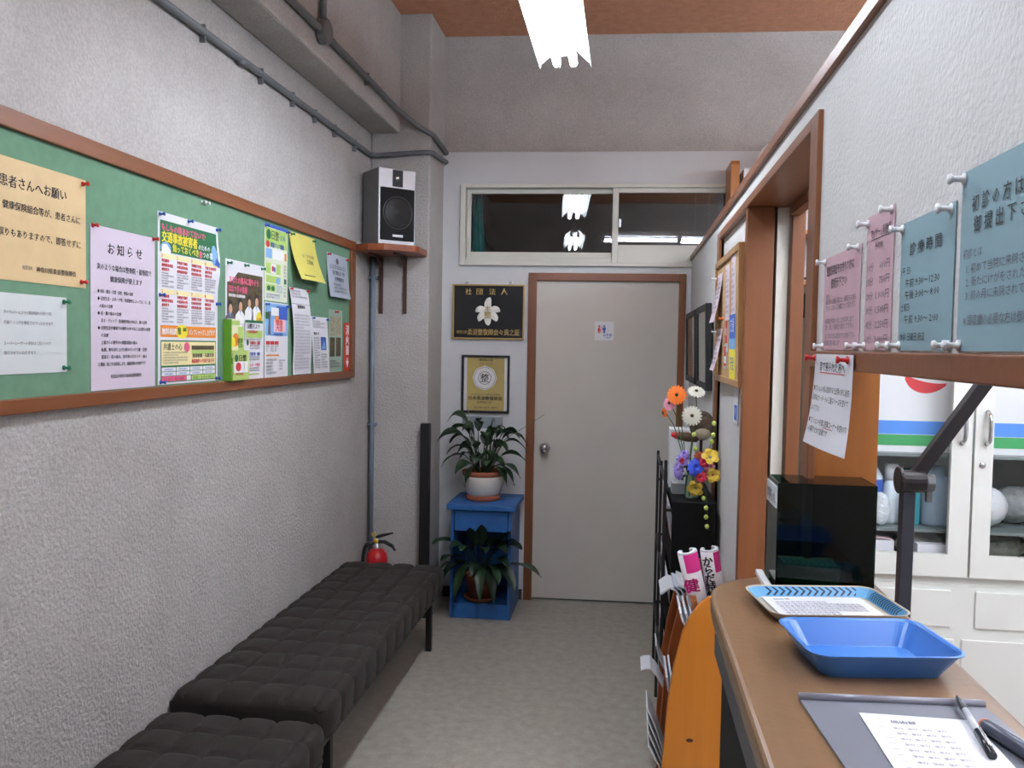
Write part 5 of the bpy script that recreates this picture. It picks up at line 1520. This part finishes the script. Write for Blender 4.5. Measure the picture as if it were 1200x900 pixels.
s = Sheet('notice', 'narrow pink price list between the pink notice and the blue timetable', 'notice', F_right, -1.352, 1.502, 0.132, 0.198, paper_pink)
s.text(ink, 'マッサージ料金表', 0.022, 0.164, 0.016, w=0.098, bold=0.004)
s.rect(ink, 0.022, 0.120, 0.1605, 0.1615)
s.text(ink, '予約制', 0.045, 0.146, 0.011, w=0.040)
for i, (a, c_) in enumerate((('10分', '600円'), ('15分', '750円'), ('20分', '1,000円'), ('30分', '1,500円'), ('45分', '2,250円'), ('60分', '3,000円'))):
    s.text(ink_g, a, 0.010, 0.116 - i * 0.021, 0.014, w=0.032)
    s.text(ink_g, c_, 0.120 - (0.062 if i > 1 else 0.048), 0.116 - i * 0.021, 0.014, w=(0.062 if i > 1 else 0.048))
s.done()
s = Sheet('notice', 'grey-blue timetable with opening hours on the partition', 'notice', F_right, -1.187, 1.502, 0.187, 0.165, paper_blue)
s.text(ink, '診 療 時 間', 0.038, 0.121, 0.018, w=0.11, bold=0.006)
s.text(ink, '(平 日)', 0.008, 0.098, 0.011, w=0.036)
s.text(ink, '午前 9:30～12:30', 0.025, 0.081, 0.0125, w=0.122)
s.text(ink, '午後 3:00～ 8:00', 0.025, 0.066, 0.0125, w=0.122)
s.text(ink, '(土曜日)', 0.008, 0.051, 0.011, w=0.038)
s.text(ink, '午前 9:30～ 2:00', 0.025, 0.035, 0.0125, w=0.122)
s.text(ink, '休診 日曜日 祝日', 0.010, 0.013, 0.0115, w=0.092)
s.done()
s = Sheet('notice', 'large grey-blue notice at the right edge of the picture', 'notice', F_right, -0.984, 1.502, 0.270, 0.191, paper_blue)
s.text(ink, '初 診 の 方 は 保 険 証 を', 0.030, 0.146, 0.019, w=0.215, bold=0.004)
s.text(ink, '御 提 出 下 さ い', 0.036, 0.124, 0.019, w=0.150, bold=0.004)
s.text(ink_g, '初診とは', 0.012, 0.098, 0.0115, w=0.048)
s.text(ink_g, '1. 初めて当院に来院された方', 0.022, 0.082, 0.0115, w=0.175)
s.text(ink_g, '2. 新たにけがをされた方', 0.022, 0.068, 0.0115, w=0.150)
s.text(ink_g, '3. 前の月に来院されていない方', 0.022, 0.054, 0.0115, w=0.190)
s.text(ink_g, '※ 領収書の必要な方は御申し出下さい', 0.018, 0.028, 0.012, w=0.215)
s.done()
def umb_def(u, v):
    t = 1 - v
    return (-0.027 * t ** 2 * (1 - u) + 0.014 * t ** 2 * u, 0.006 * t ** 2 * u, 0.012 * t ** 2.2 + 0.002 + 0.004 * math.sin(PI * u) * t)
F_rail = Frame((0.345, 0, 0), (0, -1, 0), (0, 0, 1), (-1, 0, 0))
s = Sheet('notice', 'white notice hanging curled from two red pins on the brown rail', 'notice', F_rail, -1.620, 1.331, 0.263, 0.163, paper_w, deform=umb_def)
s.text(ink, '車で来られた方へ', 0.045, 0.134, 0.020, w=0.175, bold=0.004)
s.rect(ink_r, 0.045, 0.220, 0.130, 0.1315)
s.text(ink, '●マンションの前に駐車すると近隣の方に迷惑', 0.012, 0.098, 0.0125, w=0.242)
s.text(ink, '駐車場はカーポートの三番スペースを空けて', 0.012, 0.081, 0.0125, w=0.242)
s.text(ink, 'おいて下さい。', 0.012, 0.062, 0.0125, w=0.075)
s.text(ink, '● マンションの中庭に駐車コーナーも空いて', 0.012, 0.040, 0.0125, w=0.245)
s.rect(ink_r, 0.125, 0.185, 0.0365, 0.0375)
s.text(ink, 'いる場所でとめて結構です', 0.012, 0.024, 0.0125, w=0.150)
s.done()
pin(F_rail, -1.612, 1.487, pin_r, 'red push pin at the left of the curled white notice on the rail', d=0.006, k=1.2)
pin(F_rail, -1.378, 1.486, pin_r, 'red push pin at the right of the curled white notice on the rail', d=0.006, k=1.2)
for (y, z, lb) in ((1.622, 1.660, 'upper left corner of the pink notice by the doorway'), (1.400, 1.662, 'upper right corner of the pink notice by the doorway'), (1.622, 1.508, 'lower left corner of the pink notice by the doorway'), (1.392, 1.508, 'lower right corner of the pink notice by the doorway'),
                   (1.347, 1.690, 'upper left corner of the narrow pink price list'), (1.232, 1.694, 'upper right corner of the narrow pink price list'), (1.347, 1.508, 'lower left corner of the narrow pink price list'), (1.226, 1.508, 'lower right corner of the narrow pink price list'),
                   (1.182, 1.660, 'upper left corner of the grey-blue timetable'), (1.012, 1.660, 'upper right corner of the grey-blue timetable'), (1.180, 1.508, 'lower left corner of the grey-blue timetable'), (1.008, 1.508, 'lower right corner of the grey-blue timetable'),
                   (0.978, 1.686, 'upper left corner of the large grey-blue notice'), (0.976, 1.508, 'lower left corner of the large grey-blue notice')):
    pin(F_right, -y, z, pin_w, 'white push pin at the ' + lb, k=1.15)

# ------------------------------------------------------------------ lamp arm behind the counter
la = thing('lamp_arm', 'dark jointed metal arm standing behind the counter before the white cabinet', 'lamp arm', (0.556, 1.78, 0))
obj('base_plate', B().box(0.50, 0.62, 1.72, 1.84, 0, 0.012), arm_b, la, bevel=0.003)
obj('post', B().tube([(0.555, 1.78, 0.012), (0.560, 1.78, 1.225)], 0.0125, square=True), arm_m, la, bevel=0.002)
obj('upper_arm', B().tube([(0.566, 1.775, 1.245), (0.700, 1.775, 1.452), (0.80, 1.775, 1.606)], 0.0125, square=True), arm_b, la, bevel=0.002)
obj('joint', B().tube([(0.540, 1.768, 1.245), (0.588, 1.768, 1.245)], 0.022, 18), arm_b, la, smooth=False, bevel=0.003)
obj('joint_disc', B().tube([(0.536, 1.768, 1.247), (0.544, 1.768, 1.247)], 0.027, 18), arm_b, la, bevel=0.002)
kn = obj('knob', B().tube([(0.588, 1.768, 1.243), (0.604, 1.768, 1.243)], 0.018, 8), mat('grey_knob', (96, 98, 100), rough=0.4), la, bevel=0.002)
obj('knob_wing', B().box(0.590, 0.602, 1.762, 1.774, 1.205, 1.230), MATS['grey_knob'], la, bevel=0.002)
obj('lamp_head', B().lathe([(0.02, 0.06), (0.03, 0.03), (0.075, -0.04), (0.072, -0.04), (0.02, 0.05)], Matrix.Translation((0.815, 1.775, 1.64)), 20), arm_b, la, smooth=True)

# ------------------------------------------------------------------ white cabinet
cbn = thing('cabinet', 'white cabinet with glazed upper doors in the room behind the counter', 'cabinet', (1.10, 3.1, 0))
CX0, CX1, CY0, CY1 = 0.74, 1.475, 2.92, 3.32
obj('side_panel', B().box(CX0 - 0.02, CX0, CY0, CY1, 0, 1.85), cab_m, cbn)
obj('side_panel', B().box(CX1, CX1 + 0.02, CY0, CY1, 0, 1.85), cab_m, cbn)
obj('cabinet_top', B().box(CX0 - 0.02, CX1 + 0.02, CY0, CY1, 1.85, 1.88), cab_m, cbn)
obj('cabinet_back', B().box(CX0, CX1, CY1 - 0.012, CY1, 0.02, 1.85), cab_m, cbn)
obj('cabinet_shelf', B().box(CX0, CX1, CY0 + 0.003, CY1 - 0.012, 0.742, 0.80), cab_m, cbn)
obj('cabinet_shelf', B().box(CX0, CX1, CY0 + 0.04, CY1 - 0.012, 0.905, 0.915), mat('glass_shelf', (120, 130, 128), rough=0.2), cbn)
obj('cabinet_shelf', B().box(CX0, CX1, CY0 + 0.04, CY1 - 0.012, 1.155, 1.165), MATS['glass_shelf'], cbn)
obj('face_frame', B().box(CX0, CX1, CY0 - 0.002, CY0 + 0.02, 0, 0.742), cab_m, cbn)
def cdoor(x0, x1, gx0, gx1, hx, label):
    y0, y1 = CY0 - 0.022, CY0 - 0.003
    b_ = B().box(x0, gx0, y0, y1, 0.775, 1.845).box(gx1, x1, y0, y1, 0.775, 1.845).box(gx0, gx1, y0, y1, 0.775, 0.848).box(gx0, gx1, y0, y1, 1.78, 1.845)
    d_ = obj('glazed_door', b_, cab_m, cbn)
    obj('pane', B().box(gx0, gx1, y0 + 0.008, y0 + 0.012, 0.848, 1.78), cabpane_m, d_)
    obj('handle', B().tube(bend([(hx, y0, 1.21), (hx, y0 - 0.026, 1.222), (hx, y0 - 0.030, 1.262), (hx, y0 - 0.026, 1.302), (hx, y0, 1.314)], 4, 0.02), 0.007, 8), chrome, d_, smooth=True)
    return d_
cdoor(0.745, 1.104, 0.80, 1.042, 1.072, 'left')
dr_ = cdoor(1.112, 1.470, 1.168, 1.415, 1.146, 'right')
obj('keyhole', B().lathe([(0, 0.004), (0.008, 0.004), (0.011, 0)], Matrix.Translation((1.137, CY0 - 0.022, 1.142)) @ RX, 14), chrome, dr_, smooth=True)
obj('drawer', B().box(0.75, 1.064, CY0 - 0.009, CY0 - 0.002, 0.606, 0.728), cab_m, cbn, bevel=0.003)
obj('drawer', B().box(1.138, 1.462, CY0 - 0.009, CY0 - 0.002, 0.606, 0.728), cab_m, cbn, bevel=0.003)
obj('cupboard_door', B().box(0.75, 1.078, CY0 - 0.009, CY0 - 0.002, 0.05, 0.568), cab_m, cbn, bevel=0.003)
obj('cupboard_door', B().box(1.100, 1.462, CY0 - 0.009, CY0 - 0.002, 0.05, 0.568), cab_m, cbn, bevel=0.003)

def carton(label, x0, x1, y0, y1, z0):
    t = thing('carton', label, 'box', ((x0 + x1) / 2, (y0 + y1) / 2, z0))
    fr = Frame((0, y0, 0), (1, 0, 0), (0, 0, 1), (0, -1, 0))
    obj('box_body', B().box(x0, x1, y0, y1, z0, z0 + 0.45), white_p, t)
    obj('green_band', B().box(x0, x1, y0 - 0.001, y0, z0 + 0.022, z0 + 0.058), mat('green_print', (70, 160, 96), rough=0.5), t)
    obj('blue_band', B().box(x0, x1, y0 - 0.001, y0, z0 + 0.060, z0 + 0.105), mat('blue_print', (88, 144, 226), rough=0.5), t)
    return t, fr
t, fr = carton('white carton with blue and green bands and a red brush stroke on the left shelf', 0.83, 1.095, 3.0, 3.2, 1.1655)
bb = B()
pts = []
for i in range(13):
    a = R(200 + 110 * i / 12)
    pts.append((a, 0.016 * math.sin(PI * (0.12 + 0.88 * i / 12)) + 0.004))
o_ = [Vector((1.0 + 0.075 * math.cos(a) * 1.1, 2.999, 1.437 + 0.055 * math.sin(a) + w)) for a, w in pts]
i_ = [Vector((1.0 + 0.075 * math.cos(a) * 1.1, 2.999, 1.437 + 0.055 * math.sin(a) - w)) for a, w in pts]
va = [bb.bm.verts.new(p) for p in o_]
vb = [bb.bm.verts.new(p) for p in i_]
for i in range(12):
    bb.bm.faces.new([va[i], va[i + 1], vb[i + 1], vb[i]])
obj('red_mark', bb, ink_r, t)
t, fr = carton('white carton with blue and green bands behind the right glass door', 1.14, 1.44, 3.0, 3.2, 1.1655)
def simple(name, label, cat, b_, m, smooth=False, bevel=0.0, kids=()):
    o = obj(name, b_, m, None, smooth=smooth, bevel=bevel)
    tag(o, label, cat)
    for nm, kb, km in kids:
        obj(nm, kb, km, o, smooth=smooth)
    return o
clearjar = mat('cloudy_bottle', (206, 216, 222), rough=0.2, vary=0.1, vscale=20)
simple('jar', 'tall grey-blue translucent container behind the left glass door', 'container', B().lathe([(0, 0), (0.042, 0), (0.044, 0.01), (0.044, 0.15), (0.040, 0.165), (0.03, 0.17), (0.03, 0.2), (0, 0.2)], Matrix.Translation((1.045, 3.05, 0.9155)), 20), mat('grey_blue_jar', (152, 170, 186), rough=0.3), smooth=True)
simple('carton', 'teal box standing left of the grey-blue container', 'box', B().box(0.952, 0.995, 3.03, 3.10, 0.9155, 1.10), mat('teal_carton', (52, 146, 156), rough=0.5))
simple('bottle', 'clear plastic bottle with a blue label behind the left glass door', 'bottle', B().lathe([(0, 0), (0.03, 0), (0.032, 0.01), (0.032, 0.16), (0.014, 0.19), (0.014, 0.21), (0, 0.21)], Matrix.Translation((0.842, 3.04, 0.9155)), 16), clearjar, smooth=True, kids=[('bottle_label', B().lathe([(0.0325, 0.11), (0.033, 0.112), (0.033, 0.15), (0.0325, 0.152)], Matrix.Translation((0.842, 3.04, 0.9155)), 16), ink_b)])
simple('bottle', 'clear plastic bottle with a white cap beside the blue-labelled one', 'bottle', B().lathe([(0, 0), (0.026, 0), (0.028, 0.01), (0.028, 0.13), (0.018, 0.15), (0, 0.15)], Matrix.Translation((0.905, 3.05, 0.9155)), 16), clearjar, smooth=True, kids=[('bottle_cap', B().lathe([(0, 0.205), (0.022, 0.205), (0.022, 0.15), (0, 0.15)], Matrix.Translation((0.905, 3.05, 0.9155)), 16), white_p)])
simple('tag', 'white paper tag hanging inside the left glass door', 'tag', B().box(0.925, 0.955, 2.985, 2.99, 0.917, 1.03), paper_w)
simple('bag', 'crumpled grey plastic bag on the lower shelf behind the left glass door', 'bag', B().ball((1.0, 3.06, 0.852), 0.05, 14, (1.6, 0.9, 0.9)), mat('grey_bag', (178, 174, 172), rough=0.4, bump=1.0, bscale=30), smooth=True)
simple('carton', 'low white box with grey print at the left of the cabinet floor', 'box', B().box(0.815, 0.895, 2.96, 2.995, 0.8005, 0.872), paper_w)
bag_clear = mat('hazy_white_bag', (206, 208, 210), rough=0.35, bump=1.0, bscale=25, vary=0.1)
simple('bag', 'puffy white plastic bag behind the right glass door', 'bag', B().ball((1.21, 3.05, 0.985), 0.07, 16, (1.0, 0.8, 0.98)), bag_clear, smooth=True)
simple('bag', 'dark mottled bag on the cabinet floor behind the right glass door', 'bag', B().ball((1.26, 3.08, 0.850), 0.05, 14, (2.0, 1.2, 0.98)), mat('dark_mottled_bag', (122, 122, 112), rough=0.6, bump=1, bscale=30, vary=0.3, vscale=30), smooth=True)
simple('bag', 'grey mottled bundle above the white bag behind the right glass door', 'bag', B().ball((1.33, 3.12, 0.985), 0.07, 14, (1.1, 0.8, 0.95)), mat('grey_mottled_bag', (150, 152, 152), rough=0.5, bump=1, bscale=30, vary=0.3, vscale=30), smooth=True)

simple('bag', 'clear crumpled packet in front of the blue-labelled bottle behind the left glass door', 'bag', B().ball((0.858, 2.985, 0.972), 0.026, 12, (1.1, 0.6, 2.1)), mat('wrinkled_clear_packet', (212, 218, 222), rough=0.25, bump=1.0, bscale=60, vary=0.15, vscale=40), smooth=True)
simple('booklet', 'thin booklet leaning on the low white box behind the left glass door', 'booklet', B().prism([(0.80, 0.880), (0.885, 0.874), (0.886, 0.879), (0.80, 0.886)], fxz, 2.965, 2.99), mat('booklet_mauve', (190, 160, 164), rough=0.5))
simple('carton', 'low plain white box at the right of the cabinet floor behind the left glass door', 'box', B().box(0.965, 1.055, 2.945, 2.985, 0.8005, 0.868), paper_w)

# ------------------------------------------------------------------ rest of the back room
tb = thing('bookcase', 'tall wooden bookcase behind the partition, its side rising above the cap rail', 'bookcase', (0.85, 4.86, 0))
obj('side_panel', B().prism([(4.735, 0), (4.735, 2.49), (4.755, 2.512), (4.985, 2.512), (4.985, 0)], lambda p, q, t: Vector((t, p, q)), 0.532, 0.576), honey_z, tb)
obj('side_panel', B().box(1.16, 1.20, 4.735, 4.985, 0, 2.30), honey_z, tb)
for z in (0.05, 0.5, 0.95, 1.4, 1.85, 2.12):
    obj('shelf_board', B().box(0.576, 1.16, 4.745, 4.985, z, z + 0.02), honey_z, tb)
simple('file_box', 'white file box on top of the tall bookcase', 'file', B().box(0.60, 0.66, 4.75, 4.95, 2.1405, 2.47), white_p)
ac_ = thing('air_conditioner', 'white ribbed wall air conditioner in the back room', 'air conditioner', (1.55, 4.95, 2.0))
obj('casing', B().box(1.22, 1.95, 4.86, 5.03, 2.06, 2.30), white_p, ac_, bevel=0.01)
for k in range(10):
    obj('louvre', B().box(1.24, 1.93, 4.852, 4.86, 2.075 + k * 0.02, 2.083 + k * 0.02), cab_m, ac_)
fn = thing('wall_fan', 'white round wall fan above the bookcase', 'fan', (0.83, 4.93, 2.46))
MF = Matrix.Translation((0.83, 4.86, 2.50)) @ RX
obj('cage_ring', B().lathe([(0.148, -0.01), (0.156, 0), (0.148, 0.01), (0.142, 0), (0.148, -0.01)], MF, 30), white_p, fn, smooth=True)
for k in range(16):
    a = 2 * PI * k / 16
    obj('cage_spoke', B().tube([MF @ Vector((0.03 * math.cos(a), 0.03 * math.sin(a), 0.02)), MF @ Vector((0.147 * math.cos(a), 0.147 * math.sin(a), 0))], 0.002, 5), white_p, fn)
obj('motor', B().lathe([(0, 0.025), (0.032, 0.02), (0.04, -0.05), (0.03, -0.13), (0, -0.13)], MF, 18), white_p, fn, smooth=True)
for k in range(3):
    a = 2 * PI * k / 3
    obj('blade', B().grid(lambda u, v: MF @ Vector(((0.03 + 0.10 * u) * math.cos(a + (v - 0.5) * 1.3), (0.03 + 0.10 * u) * math.sin(a + (v - 0.5) * 1.3), -0.012 + 0.02 * (v - 0.5))), 4, 4, thick=lambda u, v: MF @ Vector(((0.03 + 0.10 * u) * math.cos(a + (v - 0.5) * 1.3), (0.03 + 0.10 * u) * math.sin(a + (v - 0.5) * 1.3), -0.0145 + 0.02 * (v - 0.5)))), mat('pale_blue_blade', (190, 206, 214), rough=0.3), fn)
lk = thing('locker', 'grey-green steel locker in the back room seen through the doorway', 'locker', (0.95, 4.0, 0))
obj('locker_body', B().box(0.70, 1.18, 3.82, 4.25, 0, 1.64), mat('grey_green_steel', (118, 126, 116), rough=0.5), lk, bevel=0.004)
obj('locker_door', B().box(0.71, 0.935, 3.812, 3.82, 0.05, 1.62), MATS['grey_green_steel'], lk, bevel=0.003)
obj('locker_door', B().box(0.945, 1.17, 3.812, 3.82, 0.05, 1.62), MATS['grey_green_steel'], lk, bevel=0.003)
kt = thing('kettle', 'black round-bodied kettle on top of the grey-green locker', 'kettle', (0.78, 3.95, 1.64))
obj('kettle_body', B().lathe([(0, 0), (0.06, 0), (0.075, 0.03), (0.07, 0.08), (0.03, 0.11), (0, 0.115)], Matrix.Translation((0.79, 3.95, 1.6405)), 18), black_m, kt, smooth=True)
obj('kettle_handle', B().tube(bend([(0.74, 3.95, 1.72), (0.745, 3.95, 1.82), (0.835, 3.95, 1.82), (0.84, 3.95, 1.72)], 4, 0.04), 0.006, 8), black_m, kt, smooth=True)

# ------------------------------------------------------------------ parts that belong to a part
def nest(t, parent_name, kids):
    ch = {c.name.split('.')[0]: c for c in t.children}
    p = ch[parent_name]
    for k in kids:
        for c in [c for c in t.children if c.name.split('.')[0] == k]:
            c.parent = p
            c.matrix_parent_inverse = wmat(p).inverted()
nest(sp, 'grille', ('woofer_ring', 'woofer', 'badge'))
nest(sp, 'tweeter_panel', ('tweeter',))
nest(fe, 'valve', ('gauge', 'safety_pin', 'lever', 'carry_handle'))
nest(pl, 'pot', ('pot_rim', 'soil'))
nest(p2_, 'pot', ('soil',))
nest(la, 'joint', ('joint_disc', 'knob', 'knob_wing'))
nest(pn, 'cap', ('pocket_clip',))
nest(bd, 'beak', ('beak_tip',))
nest(t2, 'tray_shell', ('rim_print', 'rim_strokes'))
